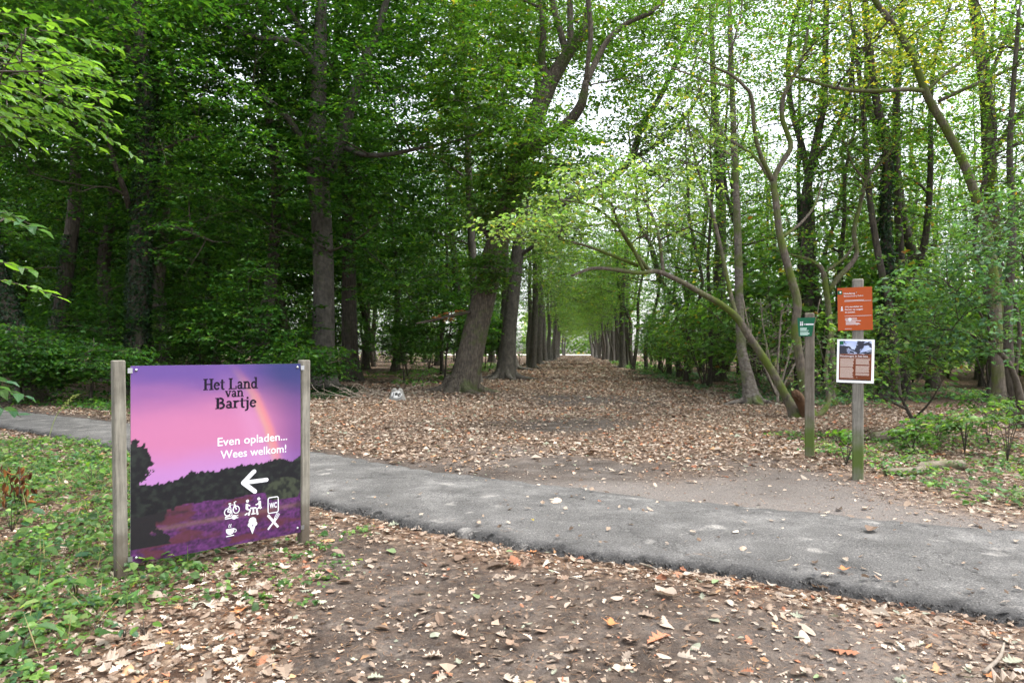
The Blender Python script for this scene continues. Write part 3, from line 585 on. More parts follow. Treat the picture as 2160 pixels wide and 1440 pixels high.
tree('slender_tree', tr_px(25, [(1910, 835, 20), (1906, 700, 18), (1900, 560, 17), (1892, 400, 15), (1890, 250, 13), (1900, 100, 10), (1905, -60, 6)]), (), [V(1920, 40, 25, 120, 120, 2.2), V(1910, -100, 25, 140, 80, 2.5)], (6, 45, 240), 18, .10, .65, 'light', 'bark_dark', 'leaf_light', 27, 9, .3, label='slender dark trunk close to the right of the ivy-wrapped one')
tree('slanting_oak', tr_px(18, [(2112, 858, 34), (2108, 800, 27), (2102, 700, 22), (2092, 560, 21), (2078, 480, 19), (2060, 420, 18), (2035, 350, 17), (2000, 280, 16), (1955, 200, 15), (1925, 120, 14), (1890, 60, 13), (1848, 5, 12), (1800, -80, 8)]),
     [tr_px(18, [(1950, 192, 10), (1915, 189, 9), (1850, 192, 8), (1790, 190, 8), (1740, 180, 7), (1690, 165, 6), (1655, 160, 4)], [0, -.2, -.5, -.8, -1, -1.2, -1.4]),
      tr_px(18, [(1955, 190, 8), (1990, 160, 7), (2050, 115, 6), (2100, 85, 6), (2170, 50, 4)], [0, .2, .4, .6, .8]),
      tr_px(18, [(1978, 215, 8), (2030, 190, 8), (2090, 165, 7), (2170, 125, 5)], [0, -.3, -.6, -.9])],
     [V(1800, 130, 17, 130, 90, 1.8), V(1960, 60, 18, 150, 110, 2), V(2080, 120, 18, 120, 100, 2), V(1900, -90, 18, 260, 90, 3), V(1700, 140, 16.6, 70, 60, 1.2, .5)],
     (8, 90, 420), 16, .09, .6, 'yellow', 'bark_moss', 'leaf_light', 28, 12, .22, .08, .6, label='long mossy trunk slanting up to the left across the upper right corner', nodefrom=.55)
tree('forest_oak', tr_px(22, [(2108, 850, 34), (2100, 640, 28), (2094, 480, 27), (2086, 330, 26), (2080, 200, 24), (2062, 60, 22), (2040, -80, 14)]),
     [tr_px(22, [(2086, 330, 13), (2130, 270, 11), (2180, 200, 9)]), tr_px(22, [(2078, 180, 10), (2110, 110, 9), (2140, 20, 7)])], [V(2060, 40, 22, 150, 120, 2.6), V(2150, 180, 22, 80, 130, 2), V(2060, -120, 22, 200, 80, 3)], (8, 70, 360), 18, .10, .65, 'light', 'bark_moss', 'leaf_light', 29, 10, .3, label='stout upright mossy trunk near the right edge')
tree('slender_tree', tr_px(15, [(2146, 870, 24), (2132, 790, 20), (2126, 700, 17), (2130, 600, 16), (2136, 480, 14), (2130, 330, 12), (2138, 180, 10), (2150, 20, 7)]), (), [V(2130, 330, 15, 60, 120, 1.2), V(2150, 80, 15, 70, 120, 1.5)], (5, 40, 150), 14, .09, .55, 'light', 'bark_dark', 'leaf_light', 30, 9, .2, label='thin dark stem at the right edge among the bluish shrubs')
tree('forest_oak', tr_px(36, [(1514, 808, 32), (1516, 700, 27), (1518, 600, 25), (1521, 450, 22), (1515, 320, 17), (1505, 180, 13), (1500, 20, 9)]), (),
     [V(1500, 120, 36, 130, 130, 3), V(1510, -50, 36, 170, 90, 3.5)], (8, 60, 300), 20, .13, .8, 'light', 'bark_dark', 'leaf_light', 31, 10, .4, label='sturdy dark trunk left of the slender pale-barked one')

# ---- generic trees: models built once, then copied
def gen_trunk(rng, h, r, bend, n=7):
    z = np.linspace(0, h, n); p = np.stack([np.cumsum(rng.normal(0, bend, n)), np.cumsum(rng.normal(0, bend, n)), z], 1); p[:, :2] -= p[0, :2]
    return (p, np.linspace(r, r*.22, n))
def park(o):
    return o
protos = {}
rs = np.random.default_rng(77)
def E3(x, y, z, a, b_, c): return (np.array((x, y, z), float), np.array((a, b_, c), float))
for k in range(3):
    protos['wood', k] = tree('forest_beech', gen_trunk(rs, 17, .27+.06*k, .22), (), [E3(0, 0, 13, 3.8, 3.8, 4.4), E3(rs.normal(), rs.normal(), 7.5, 3.6, 3.6, 3.2), E3(rs.normal(), rs.normal(), 17, 2.8, 2.8, 3)], (10, 70, 480), 32, .20, 1.0, 'beech', 'bark_dark', 'leaf_dark', 40+k, 8, .6, loc=(0, 0, 0), flat=.06)
for k in range(4):
    protos['slim', k] = tree('slender_forest_tree', gen_trunk(rs, 15, .11+.03*k, (.16, .34, .20, .42)[k], 9), (), [E3(0, 0, 8.5, 1.9, 1.9, 4.2), E3(rs.normal(0, .6), rs.normal(0, .6), 13, 1.5, 1.5, 1.8)], (10, 55, 160), 20, .13, .75, 'light', 'bark_dark', 'leaf_light', 50+k, 7, .5, loc=(0, 0, 0), rootflare=.4)
for k in range(2):
    protos['avenue', k] = tree('avenue_beech', gen_trunk(rs, 17, .37, .20), (), [E3(1.0, 0, 13.5, 4.4, 4, 4.5), E3(3.4, 0, 8.2, 2.9, 3.6, 2.6), E3(3.6, 0, 12.5, 3.4, 3.6, 3.0), E3(-1.5, 0, 8, 2.5, 3, 2.5)], (14, 80, 400), 26, .18, .95, 'avenue', 'bark_beech', 'leaf_light', 60+k, 10, .5, rootflare=.35, loc=(0, 0, 0), flat=.06, roots=4)
for k in range(3):
    st = np.random.default_rng(90+k)
    protos['shrub', k] = tree('understory_shrub', gen_trunk(st, 2.2, .03, .12, 4), [(np.array([(0, 0, 0), (math.cos(a)*.4, math.sin(a)*.4, .9), (math.cos(a)*.9, math.sin(a)*.9, 2.0)]), np.array((.022, .016, .007))) for a in (0.4+k, 2.3, 4.4-k*.5)],
        [E3(0, 0, 1.7, 1.5, 1.5, 1.2), E3(.5, .3, 2.6, 1.0, 1.0, .8)], (0, 34, 105), 17, .12, .6, ('shrub', 'light', 'shrub')[k], 'twig', 'leaf_light', 70+k, 5, .3, loc=(0, 0, 0), rootflare=.1, nodefrom=.2)
for k in range(2):
    st = np.random.default_rng(95+k)
    protos['sapling', k] = tree('beech_sapling', gen_trunk(st, 4.5, .045, .12, 5), (), [E3(0, 0, 2.6, 2.0, 2.0, 1.4), E3(.3, 0, 4.2, 1.4, 1.4, 1.2)], (6, 30, 190), 26, .15, .75, 'beech', 'bark_dark', 'leaf_dark', 80+k, 6, .4, loc=(0, 0, 0), flat=.04, tilt=.2, nodefrom=.15)
RANK = ['nearest', 'second-nearest', 'third-nearest', 'fourth-nearest', 'fifth-nearest', 'sixth-nearest']
ZL = [(-400, 60, 'left of the slanting trunks at far left'), (60, 240, 'between the slanting trunks and the ivy-covered trunk'), (240, 420, 'close behind the ivy-covered trunk'), (420, 620, 'between the ivy-covered trunk and the tall beech'), (620, 780, 'close behind the tall beech'), (780, 900, 'in the gap right of the tall beech'), (900, 1300, 'behind the big leaning oak')]
ZR = [(1100, 1420, 'beside the far part of the avenue'), (1420, 1540, 'left of the slender pale-barked trunk'), (1540, 1690, 'behind the arching mossy stem'), (1690, 1800, 'behind the two notice posts'), (1800, 1930, 'right of the orange sign'), (1930, 2060, 'left of the slanting mossy trunk'), (2060, 2700, 'at the right picture edge')]
WAIT = {}
def zoned(o, what, cat, zones):
    c = CX+FPX*o.location.x/o.location.y; z = next((q for q in zones if q[0] <= c < q[1]), zones[-1])
    WAIT.setdefault((what, cat, z[2]), []).append((o.location.y, o))
def finish_labels():
    for (what, cat, z), lst in WAIT.items():
        lst.sort(key=lambda q: q[0])
        for k, (_, o) in enumerate(lst):
            tag(o, f'{RANK[k]} {what} {z}' if k < 6 and len(lst) > 1 else (f'{what} {z}' if len(lst) == 1 else f'{what} farther back {z}'), cat, f'{what} {z}')
used = set()
def lean(o, a):
    o.rotation_euler[0] += rp.normal(0, a); o.rotation_euler[1] += rp.normal(0, a); return o
def place(key, x, y, rz, s, **kw):
    z = float(hgt(x, y)); o = protos[key]
    if key not in used:
        used.add(key); o.location = (x, y, z); o.rotation_euler = (0, 0, rz); o.scale = (s,)*3; return tag(o, **kw)
    return dup(o, (x, y, z), rz, s, **kw)

rp = np.random.default_rng(123)
# avenue, left row: big beeches; right row: slim stems
yy = [46, 53.6, 61, 69, 77, 86, 95, 104, 114, 124, 134, 145, 156, 167, 179, 191, 203, 215, 226]
ordn = ['third', 'fourth', 'fifth', 'sixth', 'seventh', 'eighth']
for q, y in enumerate(yy):
    lab = f'{ordn[q]} trunk of the left avenue row, counted from the leaning oak' if q < len(ordn) else 'distant beech far down the left avenue row'
    lean(place(('avenue', q % 2), -4.45+AV*y+rp.normal(0, .45), y+rp.normal(0, 1.2), rp.uniform(-.7, .7), rp.uniform(.78, 1.12), label=lab, cat='tree', group='beeches of the left avenue row'), .045)
for q, y in enumerate(np.arange(64, 228, 11.0)):
    lean(place(('avenue', q % 2), 5.6+AV*y+rp.normal(0, .4), y+rp.uniform(-2, 2), pi+rp.uniform(-.5, .5), rp.uniform(.85, 1.0), label='distant broad tree in the right avenue row', cat='tree', group='broad trees of the right avenue row'), .05)
slimrow = []
for q in range(34):
    y = 31+q*4.6+rp.uniform(-1.3, 1.3); x = 5.0+AV*y+rp.uniform(-.3, 1.2)
    lean(place(('slim', q % 4), x, y, rp.uniform(0, 6.28), rp.uniform(.75, 1.25), label=f'slim dark stem, {RANK[q]} of the row along the right of the avenue' if q < 6 else 'slim dark stem farther down the right of the avenue', cat='tree', group='slim stems along the right of the avenue'), .05)
# left wood
pts = []
def far_from(x, y, d):
    return all((x-a)**2+(y-b_)**2 > d*d for a, b_ in pts)
for k in range(4000):
    y = 29+rp.random()**1.3*95; x = -rp.uniform(5.5, 20+.72*y)+AV*y*.6
    if x > -7.2+AV*y or x < -.86*y-6: continue
    if y < 33 and x > -6: continue
    if far_from(x, y, 3.3+.012*y) and not any(math.hypot(x-a, y-b_) < 2.5 for a, b_ in ((-7.5, 27), (-13.3, 24), (-18, 26), (-17, 33), (-2, 33))):
        pts.append((x, y))
    if len(pts) >= 112: break
for q, (x, y) in enumerate(pts):
    key = ('wood', (q//3+q) % 3) if q % 3 != 1 else ('slim', q % 4)
    if key[0] == 'wood': zoned(place(key, x, y, rp.uniform(0, 6.28), rp.uniform(.85, 1.15)), 'dark leafy tree', 'tree', ZL)
    else: zoned(place(key, x, y, rp.uniform(0, 6.28), rp.uniform(.9, 1.25)), 'thin dark tree', 'tree', ZL)
# right wood
pts = []
for k in range(5000):
    y = 21+rp.random()**1.15*52; x = AV*y+rp.uniform(7, 14+.85*y)
    if x > .84*y+5: continue
    if y < 26 and x < 8.5: continue
    if far_from(x, y, 2.2+.012*y): pts.append((x, y))
    if len(pts) >= 90: break
for q, (x, y) in enumerate(pts):
    key = ('slim', q % 4)
    if key[0] == 'slim': zoned(lean(place(key, x, y, rp.uniform(0, 6.28), rp.uniform(.8, 1.3)), .06), 'thin tree', 'tree', ZR)
    else: zoned(place(key, x, y, rp.uniform(0, 6.28), rp.uniform(.8, 1.05)), 'broad leafy tree', 'tree', ZR)
# understory
pts = []; n_l = n_r = 0
for k in range(6000):
    y = 20+rp.random()**1.2*(75 if rp.random() < .5 else 50); s_ = rp.random() < .5
    if s_:
        x = AV*y-6.3-rp.random()**1.5*(4+.75*y)
        if x < -.84*y-4 or (y < 31 and x > -9) or y < far_y(x)+5: continue
    else:
        x = AV*y+rp.uniform(5.6, 12+.85*y)
        if x > .82*y+4 or y < 23: continue
    if not far_from(x, y, 2.0+.01*y): continue
    if s_ and n_l >= 62 or (not s_ and n_r >= 130): continue
    pts.append((x, y))
    if s_:
        n_l += 1
        if n_l % 3: zoned(place(('sapling', n_l % 2), x, y, rp.uniform(0, 6.28), rp.uniform(.7, 1.25)), 'dark beech sapling', 'sapling', ZL)
        else: zoned(place(('shrub', n_l % 3), x, y, rp.uniform(0, 6.28), rp.uniform(.7, 1.2)), 'green shrub', 'shrub', ZL)
    else:
        n_r += 1
        zoned(place(('shrub', n_r % 3), x, y, rp.uniform(0, 6.28), rp.uniform(.8, 2.0)), 'green undergrowth shrub', 'shrub', ZR)
finish_labels()
# far woodland closing the view behind the trees, seen only as a mass
fw = MB(); rf = np.random.default_rng(9); nF = 26000
side = rf.random(nF) < .5; yF = rf.uniform(95, 150, nF); xF = np.where(side, AV*yF-rf.uniform(11, 115, nF), AV*yF+rf.uniform(13, 115, nF)); yF = np.where(side, yF, yF-15)
nB = 5000; xF = np.concatenate([xF, rf.uniform(5, 55, nB)]); yF = np.concatenate([yF, rf.uniform(318, 335, nB)])
zF = np.concatenate([rf.uniform(0, 1, nF)**.8*np.where(side, 17, 3.2), rf.uniform(0, 20, nB)]); nT = nF+nB
LL = np.where(yF > 200, 1.5, .75)*np.exp(rf.normal(0, .25, nT))
fw.leaves(np.stack([xF, yF, zF], 1), rf.normal(0, 1, (nT, 3))*np.array((1, 1, .5)), rf.normal(0, .5, (nT, 3))+np.array((0, 0, 1)), LL, LL*.7, np.where((yF > 200)[:, None], pal(rf, 'arch', nT), pal(rf, 'avenue', nT)))
tag(fw.build('far_woodland', M['leaf_light']), 'far green woodland closing the view behind the trees', 'woodland', kind='stuff')
#@@SMALL
# ------------------------------------------------------------------ shrubs and plants of the middle ground
tree('leafy_shrub', tr_px(13.4, [(1938, 908, 10), (1918, 872, 8), (1903, 842, 6), (1884, 800, 4), (1870, 740, 3)]),
     [tr_px(13.4, [(1912, 862, 6), (1860, 838, 5), (1800, 812, 4), (1750, 800, 2)], [0, -.2, -.5, -.8]), tr_px(13.4, [(1900, 838, 5), (1850, 770, 4), (1790, 715, 3)], [0, -.2, -.4]),
      tr_px(13.4, [(1906, 848, 5), (1950, 780, 4), (1975, 720, 3)], [0, .1, .2]), tr_px(13.4, [(1925, 885, 5), (1960, 850, 4), (1990, 800, 2)], [0, -.4, -.8])],
     [V(1765, 800, 12.4, 60, 48, .7), V(1850, 780, 12.8, 100, 60, .9), V(1755, 700, 13, 50, 45, .6), V(1940, 730, 13, 80, 80, .8), V(1860, 690, 13, 70, 50, .7)],
     (0, 60, 200), 11, .088, .36, 'herb', 'twig', 'leaf_light', 101, 6, .12, .05, .2, label='low-branched green shrub behind the orange sign and its post', cat='shrub', fine=True, nodefrom=.2, flat=.10, rk=(.01, .008, .006))
tree('leafy_shrub', tr_px(12.6, [(2156, 862, 16), (2142, 800, 13), (2120, 755, 11), (2080, 722, 9), (2030, 700, 6), (1985, 695, 4)]),
     [tr_px(12.6, [(2142, 790, 9), (2150, 690, 8), (2130, 600, 6), (2100, 520, 4)]), tr_px(12.6, [(2110, 745, 7), (2060, 650, 5), (2000, 600, 3)])],
     [V(2080, 560, 12, 100, 100, 1), V(1960, 630, 12.6, 85, 85, .9), V(2130, 700, 11.4, 50, 80, .7), V(2100, 450, 12.5, 70, 60, .9), V(2010, 720, 12.4, 90, 50, .8)],
     (0, 80, 260), 12, .092, .38, 'blue', 'twig', 'leaf_light', 102, 7, .12, .05, .2, label='tall bluish-green shrub hanging in from the right edge', cat='shrub', fine=True, nodefrom=.2, flat=.09, rk=(.012, .009, .006))
for q, (px, py, D, hh, lab, pn) in enumerate([(2035, 960, 10.6, .55, 'bright green bramble beside the mossy log', 'herb'), (2125, 980, 10.0, .75, 'leafy bramble at the right edge above the path', 'herb'), (1975, 935, 11.4, .5, 'small bramble between the two logs and the shrubs', 'shrub'), (1925, 965, 10.8, .35, 'small broad-leaved sprout behind the grey log', 'fresh'), (1785, 945, 9.6, .42, 'pale green seedling left of the orange sign post', 'fresh'), (2085, 930, 11.6, .8, 'tall green bramble near the mossy trunks at right', 'shrub')]):
    b0 = at(px, py, D); b0[2] = float(hgt(b0[0], b0[1])); sd = np.random.default_rng(140+q)
    limb = [(b0+np.array([(0, 0, 0), (math.cos(a)*.12, math.sin(a)*.12, hh*.6), (math.cos(a)*.34, math.sin(a)*.34, hh)]), np.array((.006, .005, .003))) for a in sd.uniform(0, 6.28, 5)]
    tree('bramble', (b0+np.array([(0, 0, 0), (.02, 0, hh*.5), (.05, .02, hh*1.1)]), np.array((.008, .006, .003))), limb, [(b0+np.array((0, 0, hh*.85)), np.array((hh*.75, hh*.6, hh*.35)))],
         (0, 10, 26 if q != 4 else 8), 9, .085, .2, pn, 'twig', 'leaf_light', 150+q, 5, .1, .02, .1, label=lab, cat='plant', fine=True, nodefrom=.1, rk=(.01, .006, .005))
tree('twiggy_bush', tr_px(21, [(1640, 838, 6), (1640, 780, 5), (1645, 700, 4), (1650, 640, 3)]), [tr_px(21, [(1640, 836, 5), (1640+dx*.4, 780, 4), (1640+dx, 690, 3), (1640+dx*1.2, 630, 2)]) for dx in (-60, -30, 40, 75)],
     [V(1635, 740, 21, 90, 70, 1.2), V(1640, 680, 21, 80, 60, 1)], (10, 120, 260), 3, .08, .5, 'light', 'twig_pale', 'leaf_light', 160, 5, .2, .02, .1, label='nearly bare tangle of pale twigs behind the slanting mossy stems', cat='bush', twigs='twig_pale', nodefrom=.1, up=.2)
for q, (px, py, D, lab) in enumerate([(190, 815, 21, 'low dark beech sapling in front of the slanting trunks at left'), (620, 815, 23.5, 'dense dark sapling at the foot of the tall beech'), (40, 830, 20.5, 'dark sapling at the left picture edge beyond the path')]):
    b0 = at(px, py, D); hh = (2.0, 1.9, 2.4)[q]
    b0[2] = float(hgt(b0[0], b0[1]))
    tree('beech_sapling', (b0+np.array([(0, 0, 0), (.1, 0, hh*.5), (.05, .1, hh)]), np.array((.05, .035, .012))), (), [(b0+np.array((0, -.3, hh*.62)), np.array((2.1, 1.5, hh*.36)))], (6, 40, 200), 26, .12, .7, 'beech', 'bark_dark', 'leaf_dark', 170+q, 6, .3, label=lab, cat='sapling', flat=.04, tilt=.2, nodefrom=.15, sag=.04)

# brushwood beside the path
rb = np.random.default_rng(8); c0 = at(760, 862, 21); c0[2] = .1; bw = tag(empty('brushwood', (c0[0], c0[1], 0)), 'heap of dry sticks left of the white marker stone', 'sticks')
for q in range(46):
    p = c0+np.array((rb.normal(0, .75), rb.normal(0, .45), rb.uniform(0, .25))); a = rb.uniform(0, 2*pi); ln = rb.uniform(.4, 1.1); d = np.array((math.cos(a), math.sin(a)*.5, rb.uniform(-.1, .5)))
    p = p-np.array((c0[0], c0[1], 0)); g = MB(); g.tube([p, p+d*ln*.5+rb.normal(0, .04, 3), p+d*ln], [.012, .009, .004], 4); g.build('stick', M['twig_pale'], bw)
# two logs at the right
def log(pts, rad, label):
    g = MB(); q, r = spline(pts, rad, .08); g.tube(q, r, 12, flute=.12, seed=len(label)); tag(g.build('fallen_log', M['log']), label, 'log')
a_, b_ = ground_at(1842, 930), ground_at(1902, 922); log([(a_[0], a_[1], .07), ((a_[0]+b_[0])/2, a_[1]+.1, .10), (b_[0], b_[1], .12)], [.085, .10, .115], 'short mossy log lying right of the orange sign post')
a_, b_ = ground_at(1868, 1002), ground_at(2040, 990); log([(a_[0], a_[1], .04), (a_[0]+.45, a_[1]+.05, .05), ((a_[0]+b_[0])/2+.1, b_[1], .05), (b_[0], b_[1]+.1, .05)], [.05, .055, .06, .07], 'long grey log lying beside the path at right')
g = MB(); q_, r_ = spline([(*ground_at(1745, 905), .02), (*ground_at(1765, 900), .05), (*ground_at(1790, 915), .02)], [.02, .035, .02], .05); g.tube(q_, r_, 6); 

# white-painted marker stone
g = MB(); nu, nv = 44, 26; u = np.linspace(-pi, pi, nu); v = np.linspace(0, 1, nv); U, W_ = np.meshgrid(u, v)
wv = .27*(1-.52*W_**1.3)*(1+.18*np.exp(-W_*9)); top = np.where(W_ > .9, (1-W_)/.1, 1)
sx = np.sign(np.cos(U))*np.abs(np.cos(U))**.8*wv*top**.5; sy = np.sin(U)*.15*(1-.35*W_)*top**.5
szz = W_*.42-.07*np.exp(-(sx/.035)**2)*sstep(.72, 1, W_); szz += (fbm(U*2, W_*5, 2)-.5)*.03; szz -= .03
front = sy < .02; nn_ = fbm(sx*14+5, szz*14, 7)
patch = front*sstep(.0, .05, .17-np.hypot((sx)*.95, (szz-.19)*1.35)+(nn_-.5)*.08)
ink = np.zeros_like(sx)
for c_, w_, sl_ in ((-.095, .016, .2), (-.03, .016, -.25), (.012, .016, .25), (.065, .018, 0), (.105, .014, .3)): ink = np.maximum(ink, (np.abs(sx-c_-sl_*(szz-.18)) < w_)*(np.abs(szz-.18) < .065)*(fbm(sx*30, szz*30, 6) > .38)*front)
ink = np.maximum(ink, (np.abs(szz-.19) < .012)*(sx > -.04)*(sx < .1)*front)
cst = np.array((.17, .165, .15))*(0.7+.6*fbm(sx*9, szz*9+U, 3)[..., None]); cst = cst*(1-patch[..., None])+np.array((.55, .55, .53))*patch[..., None]; cst = cst*(1-ink[..., None])+np.array((.03, .03, .03))*ink[..., None]
i = (np.arange(nv-1)[:, None]*nu+np.arange(nu-1)[None]).ravel()
g.add(np.stack([sx, sy, szz], -1), np.concatenate([np.stack([i, i+1, i+nu+1], 1), np.stack([i, i+nu+1, i+nu], 1)]), cst.reshape(-1, 3), 0, True)
p = ground_at(838, 852); ms = g.build('marker_stone', M['print_matt'], loc=(p[0], p[1], float(hgt(*p)))); tag(ms, 'grey notched stone with black writing on a white patch, on the leaves', 'marker stone')

# ------------------------------------------------------------------ picture board
def text2d(body, bold=0.0, shear=0.0):
    cu = bpy.data.curves.new('t', 'FONT'); cu.body = body; cu.size = 1; cu.offset = bold; cu.shear = shear; cu.resolution_u = 3
    o = bpy.data.objects.new('t', cu); COL.objects.link(o); dg = bpy.context.evaluated_depsgraph_get(); me = bpy.data.meshes.new_from_object(o.evaluated_get(dg))
    me.calc_loop_triangles(); v = np.array([p.co[:2] for p in me.vertices]).reshape(-1, 2); f = np.array([t.vertices[:] for t in me.loop_triangles]).reshape(-1, 3)
    bpy.data.objects.remove(o); bpy.data.curves.remove(cu); bpy.data.meshes.remove(me); return v, f
def put_text(mb, body, x0, x1, z0, h, y, bold=0.0, c=(1, 1, 1)):
    """cap height h on the baseline z0, fitted between x0 and x1"""
    v, f = text2d(body, bold); v = v-np.array((v[:, 0].min(), 0)); v = v*np.array(((x1-x0)/v[:, 0].max(), h/.73))
    mb.add(np.stack([v[:, 0]+x0, np.full(len(v), y), v[:, 1]+z0], 1), f, c)
def rect2(mb, x0, x1, z0, z1, y, c=(1, 1, 1)):
    mb.add([(x0, y, z0), (x1, y, z0), (x1, y, z1), (x0, y, z1)], [(0, 1, 2), (0, 2, 3)], c)
def ribbon(mb, P, wd, y, c=(1, 1, 1)):
    P = np.asarray(P, float); T = nrm(np.gradient(P, axis=0)); Nn = np.stack([-T[:, 1], T[:, 0]], 1); wd = np.broadcast_to(np.asarray(wd, float), (len(P),))[:, None]
    a = P+Nn*wd/2; b_ = P-Nn*wd/2; k = len(P); v = np.concatenate([a, b_]); i = np.arange(k-1)
    mb.add(np.stack([v[:, 0], np.full(2*k, y), v[:, 1]], 1), np.concatenate([np.stack([i, i+k, i+1], 1), np.stack([i+1, i+k, i+k+1], 1)]), c)
def arc(cx, cz, rx, rz, a0, a1, n_=14):
    t = np.radians(np.linspace(a0, a1, n_)); return np.stack([cx+rx*np.cos(t), cz+rz*np.sin(t)], 1)
def disc(mb, cx, cz, r, y, c=(1, 1, 1), n_=14):
    t = np.arange(n_)/n_*2*pi; mb.add(np.stack([cx+r*np.cos(t), np.full(n_, y), cz+r*np.sin(t)], 1), [(0, q, q+1) for q in range(1, n_-1)], c)
GL = {  # slab-serif letters: rectangles R and curved strokes S on a unit cap height
 'H': (.95, [(.13, .29, 0, 1), (.66, .82, 0, 1), (.29, .66, .47, .55), (.03, .39, 0, .06), (.03, .39, .94, 1), (.56, .92, 0, .06), (.56, .92, .94, 1)], []),
 'L': (.80, [(.13, .29, 0, 1), (.03, .39, .94, 1), (.03, .74, 0, .06), (.68, .74, .06, .28)], []),
 'B': (.82, [(.13, .29, 0, 1), (.03, .30, 0, .06), (.03, .30, .94, 1)], [(arc(.36, .755, .26, .21, 95, -95), .12), (arc(.38, .28, .32, .245, 95, -95), .13)]),
 'e': (.58, [(.06, .5, .36, .42)], [(arc(.29, .34, .22, .30, 8, 325), .115)]),
 'a': (.60, [(.36, .49, 0, .5), (.49, .60, 0, .06)], [(arc(.27, .47, .16, .17, 10, 165), .09), (arc(.25, .19, .16, .15, 0, 360), .09)]),
 'n': (.74, [(.10, .23, 0, .68), (.02, .32, 0, .06), (.02, .22, .62, .68), (.49, .62, 0, .46), (.41, .72, 0, .06)], [(arc(.38, .44, .17, .20, 150, 0), .10)]),
 'd': (.72, [(.45, .58, 0, 1.05), (.36, .58, .99, 1.05), (.58, .68, 0, .06)], [(arc(.30, .33, .20, .29, 0, 360), .10)]),
 't': (.46, [(.14, .27, .10, .90), (.02, .42, .62, .68)], [(arc(.31, .13, .12, .10, 180, 320), .08)]),
 'v': (.64, [(.0, .24, .62, .68), (.40, .64, .62, .68)], [(np.array([(.10, .66), (.32, .02)]), .13), (np.array([(.33, .02), (.53, .66)]), .07)]),
 'r': (.54, [(.10, .23, 0, .68), (.02, .34, 0, .06), (.02, .22, .62, .68)], [(arc(.38, .42, .17, .21, 160, 55), .11)]),
 'j': (.38, [(.14, .27, -.12, .68), (.02, .2, .62, .68)], [(arc(.06, -.12, .145, .14, 0, -120), .09), (arc(.205, .90, .035, .035, 0, 360), .08)]),
 ' ': (.34, [], [])}
def serif(mb, word, x0, x1, z0, h, y, c=(1, 1, 1)):
    tot = sum(GL[q][0] for q in word); s_ = (x1-x0)/tot; x = 0
    for ch in word:
        wd, rc, st_ = GL[ch]
        for a, b_, cc_, d in rc: rect2(mb, x0+(x+a-.025)*s_, x0+(x+b_+.025)*s_, z0+(cc_-.015)*h, z0+(d+.015)*h, y-.0002*(b_-a > .2), c)
        for q, (P, ww) in enumerate(st_): ribbon(mb, np.stack([x0+(x+P[:, 0])*s_, z0+P[:, 1]*h], 1), (ww+.045)*(s_+h)/2, y-.0004*(q+1), c)
        x += wd
wb = empty('picture_board', (-2.75, 4.8, 0), radians(42.61))
tag(wb, 'square board with purple heath and rainbow print between two weathered wooden posts', 'board')
for x, hh, lean in ((0, 1.535, -.012), (1.359, 1.525, .004)):
    g = MB(); g.box(-.038, .038, -.046, .040, -.4, hh, bev=.007); o_ = g.build('post', M['post_pale'], wb); o_.location = (x, 0, 0); o_.rotation_euler = (0, lean, 0)
PX0, PX1, PZ0, PZ1 = .050, 1.312, .10, 1.495
g = MB(); g.box(PX0, PX1, -.048, -.036, PZ0, PZ1, (.25, .25, .26)); panel = g.build('panel', M['print'], wb)
nu, nv = 170, 190; S_, Zz = np.meshgrid(np.linspace(PX0, PX1, nu), np.linspace(PZ0, PZ1, nv))
def lin(r, g_, b_):
    c = np.array((r, g_, b_))/255.; return np.where(c < .04045, c/12.92, ((c+.055)/1.055)**2.4)
def lerp(a, b_, t): return a*(1-t[..., None])+b_*t[..., None]
t = np.clip((Zz-.68)/(.82), 0, 1); k_ = np.clip(S_/1.31, 0, 1)
cl = fbm(S_*1.5+2, Zz*4.5, 61)-.5; tt = np.clip(t+cl*.22, 0, 1)
lo = lerp(lin(214, 150, 220), lin(150, 100, 175), sstep(.75, 1, k_)); md = lerp(lin(226, 138, 186), lin(150, 92, 158), sstep(.7, 1, k_)); hi = lerp(lin(118, 84, 170), lin(52, 58, 128), sstep(.55, .9, k_))
img = lerp(lo, md, sstep(0, .35, tt)); img = lerp(img, hi, sstep(.40, .92, tt))
xr = np.interp(Zz, [.7, .75, .987, 1.26, 1.489], [1.125, 1.116, 1.056, .941, .773]); dr = S_-xr
st_r = sstep(.6, .8, Zz)*sstep(1.55, 1.1, Zz); bow = np.exp(-(dr/.030)**2)*st_r
img = lerp(img, lin(248, 150, 150), bow*.75); img = lerp(img, lin(250, 190, 130), np.exp(-((dr+.035)/.025)**2)*st_r*.45); img = lerp(img, lin(235, 165, 215), np.exp(-((dr+.13)/.09)**2)*st_r*.35)
tl = .685+.04*fbm(S_*5, S_*0, 71)+.05*(fbm(S_*22, S_*0, 72)-.5)+.03*(fbm(S_*70, S_*0+3, 73)-.5)-.05*sstep(.55, .25, S_)+.02*sstep(.7, 1.2, S_)
trees_ = Zz < tl
lt = np.hypot((S_-.07)/.11, (Zz-.80)/.17)+(fbm(S_*30, Zz*30, 74)-.5)*.9 < 1
dark = lerp(lin(16, 18, 26), lin(44, 52, 48), sstep(.45, .8, fbm(S_*30, Zz*34, 75)))
img = np.where((trees_ | lt)[..., None], dark, img)
bush = np.hypot((S_-1.16)/.16, (Zz-.475)/.10)+(fbm(S_*18, Zz*18, 76)-.5)*.5 < 1
img = np.where(bush[..., None], lerp(lin(30, 36, 34), lin(72, 80, 62), sstep(.35, .7, fbm(S_*40, Zz*30, 77))), img)
hz = .47+.03*(fbm(S_*4, S_*0, 78)-.5)-.05*sstep(.45, .1, S_); heath = (Zz < hz) & ~(bush & (Zz > .40))
